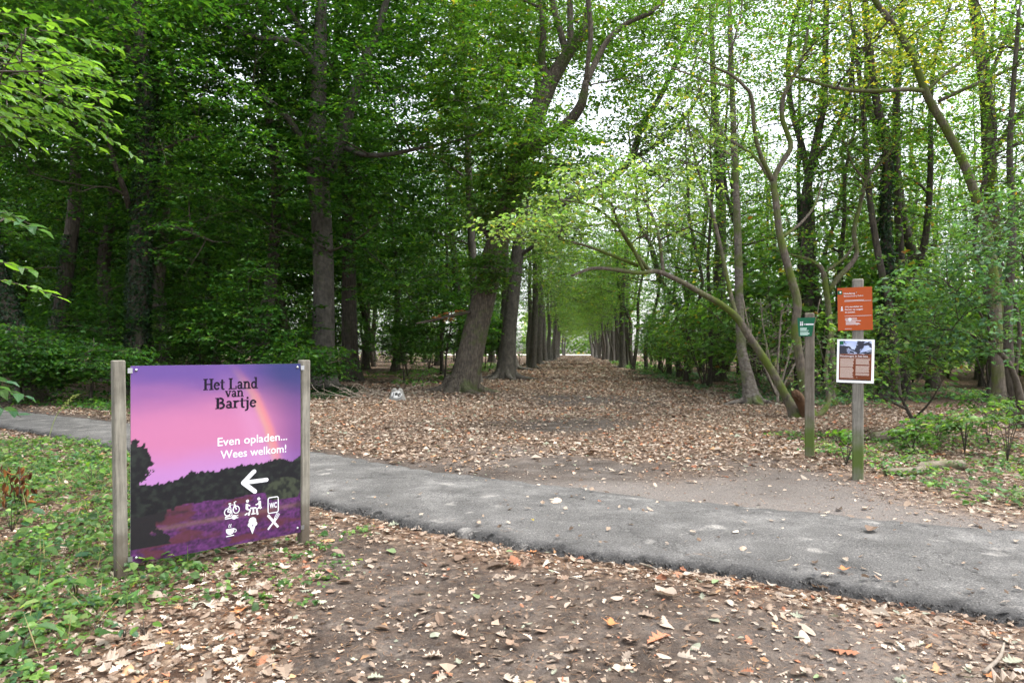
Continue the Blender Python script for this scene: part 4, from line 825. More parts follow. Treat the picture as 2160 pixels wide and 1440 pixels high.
nh = fbm(S_*22, Zz*70, 79); nf = fbm(S_*75, Zz*75, 80, 3)
hc = lerp(lin(58, 26, 72), lin(150, 74, 168), sstep(.2, .85, nh*.4+nf*.6)); hc = lerp(hc, lin(120, 58, 72), sstep(.52, .68, fbm(S_*5+4, Zz*14, 81))*.8); hc = lerp(hc, lin(168, 120, 120), np.exp(-((Zz-.31-.02*S_)/.018)**2)*.55); hc = lerp(hc, lin(38, 34, 40), sstep(.55, .7, fbm(S_*6, Zz*12+9, 82))*sstep(.2, .4, Zz)*.8)
img = np.where(heath[..., None], hc*np.array((.72, .80, .66)), img)
img = np.where((heath & (S_ < .25+.3*(fbm(Zz*9, S_*6, 83)-.5)) & (Zz > .2))[..., None], lin(34, 32, 38), img)
i = (np.arange(nv-1)[:, None]*nu+np.arange(nu-1)[None]).ravel()
g = MB(); g.add(np.stack([S_, np.full_like(S_, -.0495), Zz], -1), np.concatenate([np.stack([i, i+1, i+nu+1], 1), np.stack([i, i+nu+1, i+nu], 1)]), img.reshape(-1, 3)*.50, 0, True); g.build('printed_face', M['print'], panel)
g = MB(); serif(g, 'Het Land', .539, .956, 1.306, .083, -.0505); serif(g, 'van', .701, .843, 1.246, .070, -.0505); serif(g, 'Bartje', .626, .944, 1.160, .082, -.0505); g.build('title_lettering', M['ink'], panel)
g = MB(); put_text(g, 'Even opladen...', .644, 1.196, .876, .066, -.0508, .009); g.build('white_lettering', M['white_print'], panel); g = MB(); put_text(g, 'Wees welkom!', .665, 1.188, .776, .066, -.0508, .009); g.build('white_lettering', M['white_print'], panel)
g = MB(); ribbon(g, [(.838, .572), (1.024, .572)], .032, -.0508); ribbon(g, [(.922, .650), (.838, .572)], .034, -.0512); ribbon(g, [(.838, .572), (.930, .492)], .034, -.0516); disc(g, .838, .572, .017, -.052); disc(g, 1.024, .572, .016, -.052); disc(g, .924, .65, .017, -.052); disc(g, .93, .492, .017, -.052); g.build('arrow', M['white_print'], panel)
W = M['white_print']; y = -.0508
def picto(fn): q = MB(); fn(q); q.build('pictogram', W, panel)
def bike(q):
    for cx, cz in ((.718, .362), (.785, .372)): ribbon(q, arc(cx, cz, .023, .028, 0, 360, 20), .007, y)
    for P in ([(.718, .362), (.735, .415), (.772, .412), (.75, .362), (.735, .415)], [(.718, .362), (.75, .362)], [(.785, .372), (.768, .432), (.785, .436)], [(.725, .425), (.745, .425)], [(.75, .362), (.752, .332), (.70, .325), (.70, .312), (.757, .314)]): ribbon(q, P, .008, y-.0004)
    disc(q, .768, .316, .018, y-.0008); ribbon(q, [(.78, .324), (.800, .325)], .006, y-.001); ribbon(q, [(.78, .308), (.800, .309)], .006, y-.001)
def bench(q):
    disc(q, .872, .425, .012, y); disc(q, .962, .43, .012, y)
    for P, ww in (([(.868, .405), (.866, .362)], .02), ([(.868, .395), (.893, .385)], .010), ([(.866, .362), (.892, .352), (.880, .31)], .014), ([(.850, .318), (.872, .330)], .010), ([(.968, .412), (.970, .365)], .02), ([(.966, .395), (.935, .385)], .010), ([(.970, .362), (.944, .352), (.952, .306)], .014), ([(.985, .36), (.97, .35)], .010), ([(.893, .365), (.942, .362)], .011), ([(.918, .362), (.918, .322)], .013), ([(.902, .318), (.936, .318)], .009)): ribbon(q, P, ww, y-.0005)
def wc(q):
    c_ = np.concatenate([arc(1.108, .412, .013, .013, 0, 90, 5), arc(1.050, .412, .013, .013, 90, 180, 5), arc(1.050, .314, .013, .013, 180, 270, 5), arc(1.108, .314, .013, .013, 270, 360, 5)]); ribbon(q, np.concatenate([c_, c_[:2]]), .008, y); put_text(q, 'WC', 1.048, 1.110, .340, .044, y-.0005, .03)
def cup(q):
    t_ = np.radians(np.linspace(180, 360, 12)); q.add(np.stack([.738+.032*np.cos(t_), np.full(12, y), .222+.036*np.sin(t_)], 1), [(0, k, k+1) for k in range(1, 11)]); rect2(q, .706, .770, .222, .232, y-.0003)
    ribbon(q, arc(.771, .212, .013, .013, -90, 100, 8), .006, y-.0006); ribbon(q, [(.708, .176), (.768, .178)], .008, y); ribbon(q, [(.73, .240), (.727, .252), (.733, .268)], .005, y); ribbon(q, [(.744, .240), (.741, .252), (.747, .268)], .005, y)
def ice(q):
    q.add([(.887, y, .220), (.911, y, .158), (.935, y, .222)], [(0, 1, 2)]); disc(q, .911, .262, .030, y-.0004); disc(q, .891, .235, .018, y-.0008); disc(q, .931, .238, .018, y-.0008)
def cut(q):
    ribbon(q, [(1.035, .288), (1.120, .178)], [.020, .018], y); ribbon(q, [(1.035, .172), (1.082, .225)], .013, y-.0004); ribbon(q, [(1.082, .225), (1.100, .252)], .024, y-.0006)
    for k in (-1, 0, 1): ribbon(q, [(1.098+.010*k, .250-.006*k), (1.122+.010*k, .290-.006*k)], .0055, y-.001)
for fn in (bike, bench, wc, cup, ice, cut): picto(fn)
for x, z in ((.085, 1.465), (1.285, 1.465), (.085, .14), (1.285, .14)):
    g = MB(); t_ = np.arange(12)/12*2*pi; rr_ = np.array([0, .011, .010, .006]); g.tube([(x, -.050, z), (x, -.055, z), (x, -.058, z)], [.011, .010, .004], 10); g.build('bolt', M['metal'], panel)
for x, z in ((.060, 1.462), (1.312, 1.462), (1.312, .14), (.060, .14)):
    g = MB(); sgn = -1 if x < .5 else 1; g.box(min(x, x+sgn*.03), max(x, x+sgn*.03), -.057, -.0525, z-.018, z+.018, bev=0); g.build('bracket', M['metal'], wb)

# ------------------------------------------------------------------ the two notice posts
ORANGE, BROWN, GREEN = lin(186, 84, 30)*.72, lin(118, 58, 24)*.8, lin(18, 96, 66)*.8
np_ = empty('notice_post', (4.29, 8.47, 0), radians(-24)); tag(np_, 'tall grey post carrying an orange sign above a white-framed poster', 'sign post')
g = MB(); g.box(-.062, .062, -.055, .055, -.5, 2.49, bev=.012); g.build('post', M['post_grey'], np_)
def plate(parent, name, w_, h_, zc, xc, roll, col, y0=-.058, th=.008):
    g = MB(); g.box(-w_/2, w_/2, -th, 0, -h_/2, h_/2, col); o = g.build(name, M['print_matt'], parent); o.location = (xc, y0, zc); o.rotation_euler = (0, radians(roll), 0); return o
so = plate(np_, 'orange_plate', .385, .53, 2.12, -.035, -1.0, ORANGE)
def fx(f): return -.1925+.385*f
def fz(f): return .265-.53*f
g = MB(); put_text(g, 'Hondsrug', fx(.19), fx(.51), fz(.155), .021, -.0095, .014); put_text(g, 'Boswachterij Exloo', fx(.19), fx(.75), fz(.215), .020, -.0095)
for txt, x1, zz in (('Vrij wandelen en', .72, .465), ('fietsen op wegen', .73, .53), ('en paden', .50, .59)): put_text(g, txt, fx(.21), fx(x1), fz(zz), .020, -.0095, .014)
for zz in (.32, .665): rect2(g, fx(.20), fx(.97), fz(zz+.004), fz(zz-.004), -.0093)
rl = np.random.default_rng(2)
rect2(g, fx(.2), fx(.76), fz(.302), fz(.294), -.0093)
for k, zz in enumerate((.72, .75, .78, .81, .835, .86)): rect2(g, fx(.21+.02*(k > 1)), fx(rl.uniform(.5, .7)), fz(zz+.006), fz(zz-.006), -.0093)
rect2(g, fx(.2), fx(.4), fz(.965), fz(.957), -.0093); disc(g, fx(.35), fz(.74), .020, -.0098); rect2(g, fx(.34), fx(.36), fz(.80), fz(.74), -.0098)
disc(g, fx(.125), fz(.45), .008, -.0095); ribbon(g, [(fx(.125), fz(.46)), (fx(.125), fz(.50)), (fx(.10), fz(.545))], .010, -.0095); ribbon(g, [(fx(.125), fz(.50)), (fx(.155), fz(.545))], .008, -.0098); ribbon(g, [(fx(.095), fz(.50)), (fx(.125), fz(.47)), (fx(.155), fz(.495))], .006, -.0099)
g.build('lettering', M['white_print'], so)
g = MB(); rect2(g, fx(.0)+.002, fx(.135), fz(.155), fz(.065), -.0093, GREEN); disc(g, fx(.09), fz(.105), .010, -.0099, (.7, .75, .7)); g.build('emblem', M['print_matt'], so)
po = plate(np_, 'poster', .412, .535, 1.475, -.030, 1.2, lin(236, 238, 238), -.058, .009)
def hx(f): return -.206+.412*f
def hz_(f): return .2675-.535*f
nu, nv = 60, 34; A_, B_ = np.meshgrid(np.linspace(0, 1, nu), np.linspace(0, 1, nv)); skyc = lerp(lin(214, 222, 238), lin(120, 142, 200), fbm(A_*3, B_*3, 5))
ang = np.arctan2(B_-.0, (A_-.58)); rad_ = np.hypot(A_-.58, (B_-.05)*.6); br = np.abs(vnoise(ang*9+fbm(A_*6, B_*6, 4)*2, rad_*3, 8)-.5) < .10+.10*(1-rad_)
br |= np.abs(A_-.58-.02*np.sin(B_*9)) < .045; br |= (A_ < .22-.1*B_+.1*fbm(A_*9, B_*9, 3)) & (B_ < .62)
ci = np.where(br[..., None], lin(48, 50, 62), skyc); i = (np.arange(nv-1)[:, None]*nu+np.arange(nu-1)[None]).ravel()
g = MB(); g.add(np.stack([hx(.06+.87*A_), np.full_like(A_, -.0102), hz_(.335-.30*B_)], -1), np.concatenate([np.stack([i, i+1, i+nu+1], 1), np.stack([i, i+nu+1, i+nu], 1)]), ci.reshape(-1, 3))
rect2(g, hx(.06), hx(.93), hz_(.925), hz_(.337), -.0102, BROWN); rect2(g, hx(.06), hx(.93), hz_(.945), hz_(.926), -.0102, lin(40, 36, 36)); rect2(g, hx(.065), hx(.17), hz_(.125), hz_(.045), -.0107, GREEN); g.build('printed_face', M['print_matt'], po)
g = MB(); put_text(g, 'Houtoogst in het bos', hx(.085), hx(.83), hz_(.405), .026, -.0108, .012); g.build('heading', M['white_print'], po)
g = MB()
for x0_, x1_, rows_ in ((.09, .47, list(np.arange(.455, .63, .019))+list(np.arange(.655, .90, .019))), (.51, .90, list(np.arange(.455, .585, .019))+list(np.arange(.615, .75, .019))+[.78, .80, .82])):
    for zz in rows_: rect2(g, hx(x0_), hx(x1_-rl.uniform(0, .05)), hz_(zz+.004), hz_(zz-.004), -.0107)
rect2(g, hx(.09), hx(.92), hz_(.431), hz_(.428), -.0107)
g.build('text_block', M['text_pale'], po)
for q in (so, po):
    for sz_ in (-1, 1):
        g = MB(); g.tube([(.02, -.009, sz_*.20), (.02, -.013, sz_*.20)], [.006, .004], 8); g.build('screw', M['metal'], q)
n2 = empty('notice_post', (4.49, 10.3, 0), radians(-24)); tag(n2, 'shorter brown post with a small green notice and mossy lower half', 'sign post')
g = MB(); g.box(-.068, .068, -.06, .06, -.5, 2.17, bev=.012); g.build('post', M['post_brown'], n2)
g = MB(); pv = [(-.105, -.14), (.075, -.14), (.125, .14), (-.125, .14)]; vv = [(x, yy_, z) for yy_ in (-.006, 0) for x, z in pv]
g.add(vv, [(0, 1, 2), (0, 2, 3), (4, 6, 5), (4, 7, 6)]+[t for a in range(4) for t in ((a, a+4, (a+1) % 4+4), (a, (a+1) % 4+4, (a+1) % 4))], GREEN); gs = g.build('green_plate', M['print_matt'], n2); gs.location = (-.045, -.064, 1.96)
g = MB(); disc(g, -.077, .073, .009, -.0075); disc(g, -.053, .073, .009, -.0075); rect2(g, -.086, -.068, .02, .06, -.0075); rect2(g, -.062, -.044, .02, .06, -.0075); rect2(g, -.03, -.018, .03, .048, -.0075); rect2(g, -.01, .10, .028, .050, -.0075); g.build('pictogram', M['white_print'], gs)
g = MB()
for k, zz in enumerate((-.015, -.028, -.041, -.054, -.080, -.093, -.106, -.119)): rect2(g, -.085, rl.uniform(.0, .05), zz-.004, zz+.004, -.0072)
g.build('text_block', M['text_green'], gs)

# ------------------------------------------------------------------ foreground: overhanging branches at the left
tree('roadside_beech', (np.array([(-12.6, 9.5, 0), (-12.4, 9.6, 3), (-12.0, 9.9, 6.5), (-11.6, 10.2, 10), (-11.5, 10.4, 14)]), np.array((.30, .26, .22, .15, .06))), (), [E3(-10.2, 12.2, 9.6, 4.2, 4.0, 1.6), E3(-12, 9.5, 12.5, 4.6, 4.6, 2.2), E3(-8.6, 14.2, 11.8, 3.0, 3.0, 1.4), E3(-12.6, 16, 11, 3.4, 3.0, 1.6), E3(-7.4, 11.6, 10.6, 2.8, 2.6, 1.3), E3(-15, 14, 12, 3.5, 3.5, 1.8)], (18, 110, 950), 34, .15, .9, 'beech', 'bark_beech', 'leaf_dark', 205, 10, .4, label='dark beech boughs hanging over the path at the upper left corner', flat=.05, tilt=.25)
ot = empty('overhanging_tree', (-6.0, 4.6, 0)); tag(ot, 'fresh green branches reaching in over the left edge', 'tree'); off = np.array((-6.0, 4.6, 0))
g = MB(); q_, r_ = spline([(0, 0, -.2), (.05, 0, 1.2), (.1, .1, 3), (.05, .1, 5.5), (.2, .2, 8)], [.14, .11, .10, .08, .04], .25); g.tube(q_, r_, 9, flute=.06); g.build('trunk', M['bark_dark'], ot)
ro = np.random.default_rng(31); cw = MB(); LM = []
def leafmesh(k, palette, L=1.0, wr=.62):
    q = MB(); q.leaves(np.zeros((1, 3)), np.array([[1., 0, 0]]), np.array([[0, 0, 1.]]), L, L*wr, pal(ro, palette, 1, .15), 0, True, ro.uniform(.03, .12), ro.uniform(.02, .2)); return q.mesh('leaf', M['leaf_light'])
from mathutils import Matrix
LMS = {p: [leafmesh(k, p) for k in range(8)] for p in ('fresh', 'blue', 'herb')}
def leaf_obj(mesh, P, D, N, s, parent, name='leaf'):
    D = D/np.linalg.norm(D); S = np.cross(N, D); S /= np.linalg.norm(S); N = np.cross(D, S)
    o = bpy.data.objects.new(name, mesh); COL.objects.link(o); o.parent = parent
    o.matrix_local = Matrix(((D[0]*s, S[0]*s, N[0]*s, P[0]), (D[1]*s, S[1]*s, N[1]*s, P[1]), (D[2]*s, S[2]*s, N[2]*s, P[2]), (0, 0, 0, 1))); return o
twl = []
for q in range(60): twl.append((at(ro.uniform(-230, 130), ro.uniform(60, 250), 0+ro.uniform(4.3, 6.3)), np.array((1, ro.normal(0, .35), ro.normal(-.16, .16))), ro.uniform(.35, .65), 'fresh'))
for px, py, D, p, dz in ((-60, 120, 5, 'fresh', -.1), (90, 175, 5.2, 'fresh', .0), (130, 215, 5.2, 'fresh', -.15), (60, 250, 4.9, 'fresh', -.25), (-70, 425, 4.4, 'blue', -.22), (-40, 440, 4.4, 'blue', -.20), (-80, 540, 4.0, 'fresh', -.05), (-70, 575, 4.0, 'fresh', -.12), (-110, 765, 4.3, 'blue', -.1), (-90, 800, 4.2, 'blue', -.12), (-95, 835, 4.3, 'blue', -.18)):
    twl.append((at(px, py, D), np.array((1, ro.normal(0, .2), dz)), {-60: .6, 90: .6, 130: .55, 60: .5, -70: .55, -40: .5, -80: .36, -110: .5, -90: .42, -95: .4}.get(px, .4), p))
jobs = []; STARTS = []
for P0, d, ln, p in twl:
    d = d/np.linalg.norm(d); t_ = np.linspace(0, 1, 6)[:, None]; Q = P0+d*ln*t_+np.array((0, 0, -.14*ln))*t_**2+ro.normal(0, .008, (6, 3)); cw.tube(Q-off, np.linspace(.0045, .0016, 6), 4)
    tz = np.array((-6.0+.1, 4.65, P0[2]-.45)) if not STARTS or len(STARTS) % 9 == 0 else min(STARTS, key=lambda a: np.linalg.norm(a-P0)+(2 if np.linalg.norm(a-P0) < .05 else 0)); STARTS += [Q[1], Q[3]]; t2 = np.linspace(0, 1, 7)[:, None]; dl = np.linalg.norm(tz-P0); Cc = (tz+P0)/2+np.array((0, 0, .12*dl)); cw.tube((1-t2)**2*tz+2*t2*(1-t2)*Cc+t2**2*P0-off, np.linspace(min(.02, .004+.008*dl), .0045, 7), 4)
    sd = nrm(np.cross(d, (0, 0, 1))[None])[0]; nlf = int(ln/.042)
    for k in range(nlf):
        f_ = (k+.5)/nlf; pos = np.array([np.interp(f_, np.linspace(0, 1, 6), Q[:, a]) for a in range(3)]); sg = 1 if k % 2 else -1
        ld = d*.75+sd*sg*ro.uniform(.5, 1.1)+np.array((0, 0, ro.normal(-.22, .2))); jobs.append((pos, ld, np.array((ro.normal(0, .3), ro.normal(0, .3), 1.)), ro.uniform(.075, .115), p))
crown = cw.build('branches', M['twig'], ot)
vis = [j for j in jobs if -40 < CX+FPX*j[0][0]/j[0][1]]
for j in vis[-290:]: leaf_obj(LMS[j[4]][ro.integers(8)], j[0]-off, j[1], j[2], j[3], crown)
rest = vis[:-290]+[j for j in jobs if -40 >= CX+FPX*j[0][0]/j[0][1]]
if rest:
    g = MB(); g.leaves(np.array([j[0] for j in rest])-off, np.array([j[1] for j in rest]), np.array([j[2] for j in rest]), np.array([j[3] for j in rest]), np.array([j[3] for j in rest])*.55, np.concatenate([pal(ro, j[4], 1) for j in rest]), 0, True); tag(g.build('foliage', M['leaf_light'], ot), kind='stuff')

# herbs and broad-leaved plants on the left verge, each a plant of its own
plants = [(40, 1385, 5, .13, 'herb', .16, 'large drooping broad-leaved plant in the bottom left corner'), (105, 1335, 4, .11, 'herb', .13, 'broad-leaved plant right of the corner plant at bottom left'), (195, 1030, 7, .10, 'fresh', .30, 'upright leafy seedling just left of the picture board'), (60, 1215, 4, .10, 'herb', .26, 'upright plant with heart-shaped leaves at the left edge'), (25, 1120, 5, .10, 'blue', .30, 'bluish plant at the left edge above the fallen stalks'), (160, 1262, 4, .09, 'fresh', .13, 'pale green plant with two big leaves left of the board post'), (205, 1335, 5, .07, 'herb', .08, 'small flat plant among the leaves below the left board post'), (262, 1345, 4, .06, 'blue', .07, 'small bluish plant on the leaf litter below the board'), (345, 1205, 5, .06, 'herb', .07, 'small green plant at the foot of the left board post'), (305, 1345, 3, .06, 'fresh', .10, 'bright little three-leaved seedling below the picture board'), (130, 985, 6, .09, 'blue', .22, 'leafy plant on the verge near the path at left'), (240, 945, 5, .08, 'herb', .2, 'small plant beside the path behind the left board post')]
for px, py, nl_, L_, p, hh, lab in plants:
    gx, gy = ground_at(px, py); gz = float(hgt(gx, gy)); e_ = tag(empty('broadleaf_plant', (gx, gy, gz)), lab, 'plant', 'broad-leaved plants on the left verge')
    g = MB()
    for k in range(nl_):
        a = k/nl_*2*pi+ro.uniform(-.4, .4); tip = np.array((math.cos(a)*hh*.5, math.sin(a)*hh*.5, hh*ro.uniform(.6, 1.1))); g.tube([(0, 0, -.01), tip*np.array((.35, .35, .65)), tip], [.004, .003, .002], 4)
        leaf_obj(LMS[p][ro.integers(8)], tip, np.array((math.cos(a), math.sin(a), ro.normal(-.35, .2))), np.array((ro.normal(0, .2), ro.normal(0, .2)-.25, 1.)), L_*ro.uniform(.8, 1.2), e_)
    g.build('stem', M['leaf_light'] if False else M['twig'], e_)
gx, gy = ground_at(100, 935); e_ = tag(empty('weed_stalk', (gx, gy, float(hgt(gx, gy)))), 'tall bent weed stalk standing beside the path at left', 'plant'); tip = at(165, 832, gy-.3)-np.array((gx, gy, 0))
g = MB(); q_, r_ = spline([(0, 0, 0), tip*np.array((.35, .5, .55)), tip*np.array((.8, .9, .9)), tip], [.006, .005, .004, .003], .05); g.tube(q_, r_, 5, (.3, .36, .12)); g.build('stem', M['print_matt'], e_)
g = MB(); nk = 60; tt_ = ro.uniform(.55, 1, nk); pp = np.stack([np.interp(tt_, np.linspace(0, 1, len(q_)), q_[:, a]) for a in range(3)], 1); g.leaves(pp, ro.normal(0, 1, (nk, 3))+np.array((0, 0, -.5)), ro.normal(0, 1, (nk, 3)), .05, .012, np.tile((.26, .32, .10), (nk, 1)), 0, False, 0, .2); g.build('seed_heads', M['leaf_light'], e_)

# ground cover nobody could count: verge herbs, ivy carpets, moss-green seedlings
gc = MB(); rc = np.random.default_rng(61)
def herbs(n_, xf, yf, mask, L, hmax, palette, k=6, spread=.10):
    x = xf(n_); y = yf(n_); ok = mask(x, y) & ~on_path(x, y, .05); x = x[ok]; y = y[ok]; m_ = len(x)
    a = rc.uniform(0, 2*pi, (m_, k)); rr_ = rc.uniform(.1, 1, (m_, k))*spread; h_ = (rc.uniform(.15, 1, (m_, 1))*hmax)*rc.uniform(.5, 1, (m_, k))
    P = np.stack([x[:, None]+np.cos(a)*rr_, y[:, None]+np.sin(a)*rr_, hgt(x, y)[:, None]+h_+.01], -1)
    D = np.stack([np.cos(a), np.sin(a), rc.normal(-.15, .25, a.shape)], -1); N = rc.normal(0, .3, P.shape); N[..., 2] += 1; N[..., 1] -= .15
    LL = L*np.exp(rc.normal(0, .3, a.shape)); c = pal(rc, palette, m_*k).reshape(m_, k, 3)*np.exp(rc.normal(0, .2, (m_, 1, 1)))
    gc.leaves(P.reshape(-1, 3), D.reshape(-1, 3), N.reshape(-1, 3), LL.ravel(), LL.ravel()*.9, c.reshape(-1, 3), 0, L > .03 and n_ < 9000)
def U_(a, b_): return lambda n_: rc.uniform(a, b_, n_)
verge = lambda x, y: (y < near_y(x)-.1) & (x < -2.2-.12*(y-4)+.9*(fbm(x*1.3, y*1.3, 91)-.5)) & (fbm(x*1.1+4, y*1.1, 92) > .36)
herbs(2600, U_(-9, -1.6), U_(3.2, 12), verge, .055, .16, 'herb', 6, .10)
herbs(900, U_(-9, -1.6), U_(3.2, 12), verge, .05, .07, 'blue', 6, .10)
herbs(3000, U_(-7, -1.6), U_(3.2, 10), verge, .028, .08, 'herb', 6, .07)
herbs(150, U_(-2.9, -1.2), U_(4.2, 6.3), lambda x, y: y < near_y(x)-.3, .035, .05, 'herb', 5, .06)
wood_edge = lambda x, y: (y > far_y(x)+.9) & (x < -7.6) & (y < far_y(x)+5.5)
herbs(2600, U_(-24, -7), U_(13, 31), wood_edge, .08, .28, 'beech', 7, .2)
herbs(900, U_(-9, -5.2), U_(18, 26), lambda x, y: (np.hypot(x+7.2, (y-23)/1.4) < 2.1), .07, .2, 'ivy', 7, .2)
herbs(1100, U_(3.6, 9), U_(5.6, 13), lambda x, y: (y > far_y(x)+1.4) & (x > 4.75) & (fbm(x*1.2, y*1.2, 95) > .42), .055, .14, 'herb', 6, .12)
herbs(2200, U_(5.6, 18), U_(19, 48), lambda x, y: (ava(x, y) > 5.4-.05*(y-20)) & (fbm(x*.6, y*.4, 96) > .45), .10, .22, 'blue', 7, .25)
herbs(1600, U_(-12, 3), U_(28, 75), lambda x, y: (ava(x, y) < -6.0) & (ava(x, y) > -12) & (fbm(x*.5, y*.3, 97) > .42), .12, .3, 'shrub', 7, .3)
herbs(900, U_(8, 16), U_(45, 90), lambda x, y: (ava(x, y) > 4.6) & (ava(x, y) < 8), .14, .5, 'shrub', 7, .35)
n_ = 1500; x = rc.uniform(-6, -1.9, n_); y = rc.uniform(3.3, 9, n_); ok = verge(x, y); x = x[ok]; y = y[ok]; m_ = len(x)        # grass and dry stalks
gc.leaves(np.stack([x, y, hgt(x, y)], 1), rc.normal(0, .5, (m_, 3))+np.array((0, 0, .9)), rc.normal(0, 1, (m_, 3)), rc.uniform(.08, .3, m_), .006, np.where(rc.random((m_, 1)) < .6, np.array((.12, .20, .05)), np.array((.38, .31, .17))), 0, False, 0, 0)
tag(gc.build('ground_cover', M['leaf_light']), 'low herbs and ivy covering the verges and the wood floor', 'ground cover', kind='stuff')
wx, wy = ground_at(40, 1075); wp = tag(empty('withered_plant', (wx, wy, 0)), 'brown withered plant with hanging leaves at the left edge', 'plant')
for q in range(9):
    a, b_ = rc.normal(0, .08), rc.normal(0, .1); g = MB(); g.tube([(a, b_, 0), (a+rc.normal(0, .05), b_, .25), (a+rc.normal(0, .1), b_, .46)], [.005, .004, .002], 4); st = g.build('stem', M['twig'], wp)
    g = MB(); P = np.stack([a+rc.normal(0, .07, 8), b_+rc.normal(0, .06, 8), rc.uniform(.1, .46, 8)], 1); g.leaves(P, rc.normal(0, .4, (8, 3))+np.array((0, 0, -.9)), rc.normal(0, 1, (8, 3)), .10, .04, pal(rc, 'rust', 8)*.6, 0, True); tag(g.build('dead_leaves', M['leaf_dry'], st), kind='stuff')

# ------------------------------------------------------------------ leaf litter
OAK = [(0, 0), (.08, .025), (.17, .15), (.25, .085), (.34, .25), (.43, .12), (.55, .32), (.64, .14), (.77, .25), (.84, .10), (.93, .12), (1, 0)]
OVAL = [(0, 0), (.12, .10), (.3, .21), (.5, .26), (.7, .22), (.87, .12), (1, 0)]
def leaf_tpl(outline, curl, bend, twist, rng):
    R_ = np.array(outline); u = R_[:, 0]; v_ = R_[:, 1]*(1+rng.normal(0, .14, len(R_)))
    def z(u, v): return curl*v*v*3+bend*(u-.5)**2*1.6+twist*v*(u-.4)
    mid = np.stack([u, 0*u, z(u, 0*u)-.01], 1); a = np.stack([u, v_, z(u, v_)], 1); b_ = np.stack([u, -v_, z(u, -v_)], 1); k = len(u)
    Vv = np.concatenate([a, mid, b_]); F = []
    for q in range(k-1): F += [(q, q+k, q+1), (q+1, q+k, q+k+1), (q+k, q+2*k, q+k+1), (q+k+1, q+2*k, q+2*k+1)]
    Vv[:, 0] -= .5; Vv[:, 2] -= Vv[:, 2].min()*.6; return Vv, np.array(F)
rl = np.random.default_rng(44)
TPL = [leaf_tpl(OAK if k % 5 else OVAL, rl.normal(.15, .45), rl.normal(.12, .22), rl.normal(0, .5), rl) for k in range(12)]
lt = MB()
def scatter(mb, P, L, c, tpl_ids, tilt):
    n_ = len(P); a = rl.uniform(0, 2*pi, n_); N = rl.normal(0, tilt, (n_, 3)); N[:, 2] = 1; N = nrm(N); D = np.stack([np.cos(a), np.sin(a), 0*a], 1); D = nrm(D-N*(D*N).sum(1, keepdims=True)); S = np.cross(N, D)
    flip = np.where(rl.random(n_) < .5, 1, -1)[:, None]
    for t in range(len(TPL)):
        i = np.where(tpl_ids == t)[0]
        if not len(i): continue
        Vv, F = TPL[t]; k = len(Vv)
        W3 = P[i][:, None]+L[i][:, None, None]*(D[i][:, None]*Vv[None, :, :1]+S[i][:, None]*Vv[None, :, 1:2]+N[i][:, None]*Vv[None, :, 2:]*np.where(flip[i][:, None] > 0, 1, -.5))
        mb.add(W3.reshape(-1, 3), (np.arange(len(i))[:, None, None]*k+F[None]).reshape(-1, 3), np.repeat(c[i], k, 0), 0)
def fan(n_, y0, y1, side=.80, p=1.0):
    y = y0+(y1-y0)*rl.random(n_)**p; x = rl.uniform(-1, 1, n_)*(side*y+.4); return x, y
# whole leaves near the camera
x, y = fan(32000, 2.3, 9.5, .80, 1.25); edge_d = np.minimum(y-near_y(x), far_y(x)-y); dens = np.where(on_path(x, y, .0), .02+.10*np.clip(fbm(x*1.5, y*1.5, 55)-.5, 0, 1)+.7*np.exp(-np.clip(edge_d, 0, 9)/.09)*(fbm(x*2.2, y*2.2, 58) > .45), litter_mask(x, y)); ok = rl.random(len(x)) < dens*np.where(y < near_y(x), .55, .8); x = x[ok]; y = y[ok]; n_ = len(x)
scatter(lt, np.stack([x, y, surf(x, y)+rl.uniform(.002, .022, n_)], 1), .046*np.exp(rl.normal(0, .45, n_)), pal(rl, 'litter', n_, .2), rl.integers(0, 12, n_), .28)
# crumbled pieces and needles
x, y = fan(30000, 2.3, 9.5, .80, 1.25); ok = (rl.random(len(x)) < .25+.75*litter_mask(x, y)) & ~on_path(x, y, -.05); x = x[ok]; y = y[ok]; n_ = len(x); an = rl.uniform(0, 2*pi, n_)
LL = .022*np.exp(rl.normal(0, .5, n_)); lt.leaves(np.stack([x, y, surf(x, y)+.006], 1), np.stack([np.cos(an), np.sin(an), rl.normal(0, .2, n_)], 1), rl.normal(0, .3, (n_, 3))+np.array((0, 0, 1)), LL, LL*rl.uniform(.4, 1, n_), pal(rl, 'litter', n_, .25))
x, y = fan(7000, 2.3, 7.5, .80, 1.1); ok = ~on_path(x, y, -.2); x = x[ok]; y = y[ok]; n_ = len(x); an = rl.uniform(0, 2*pi, n_)
lt.leaves(np.stack([x, y, surf(x, y)+.008], 1), np.stack([np.cos(an), np.sin(an), rl.normal(0, .08, n_)], 1), np.tile((0, 0, 1.), (n_, 1)), rl.uniform(.03, .09, n_), .0025, np.tile((.30, .17, .09), (n_, 1)), 0, False, 0, .02)
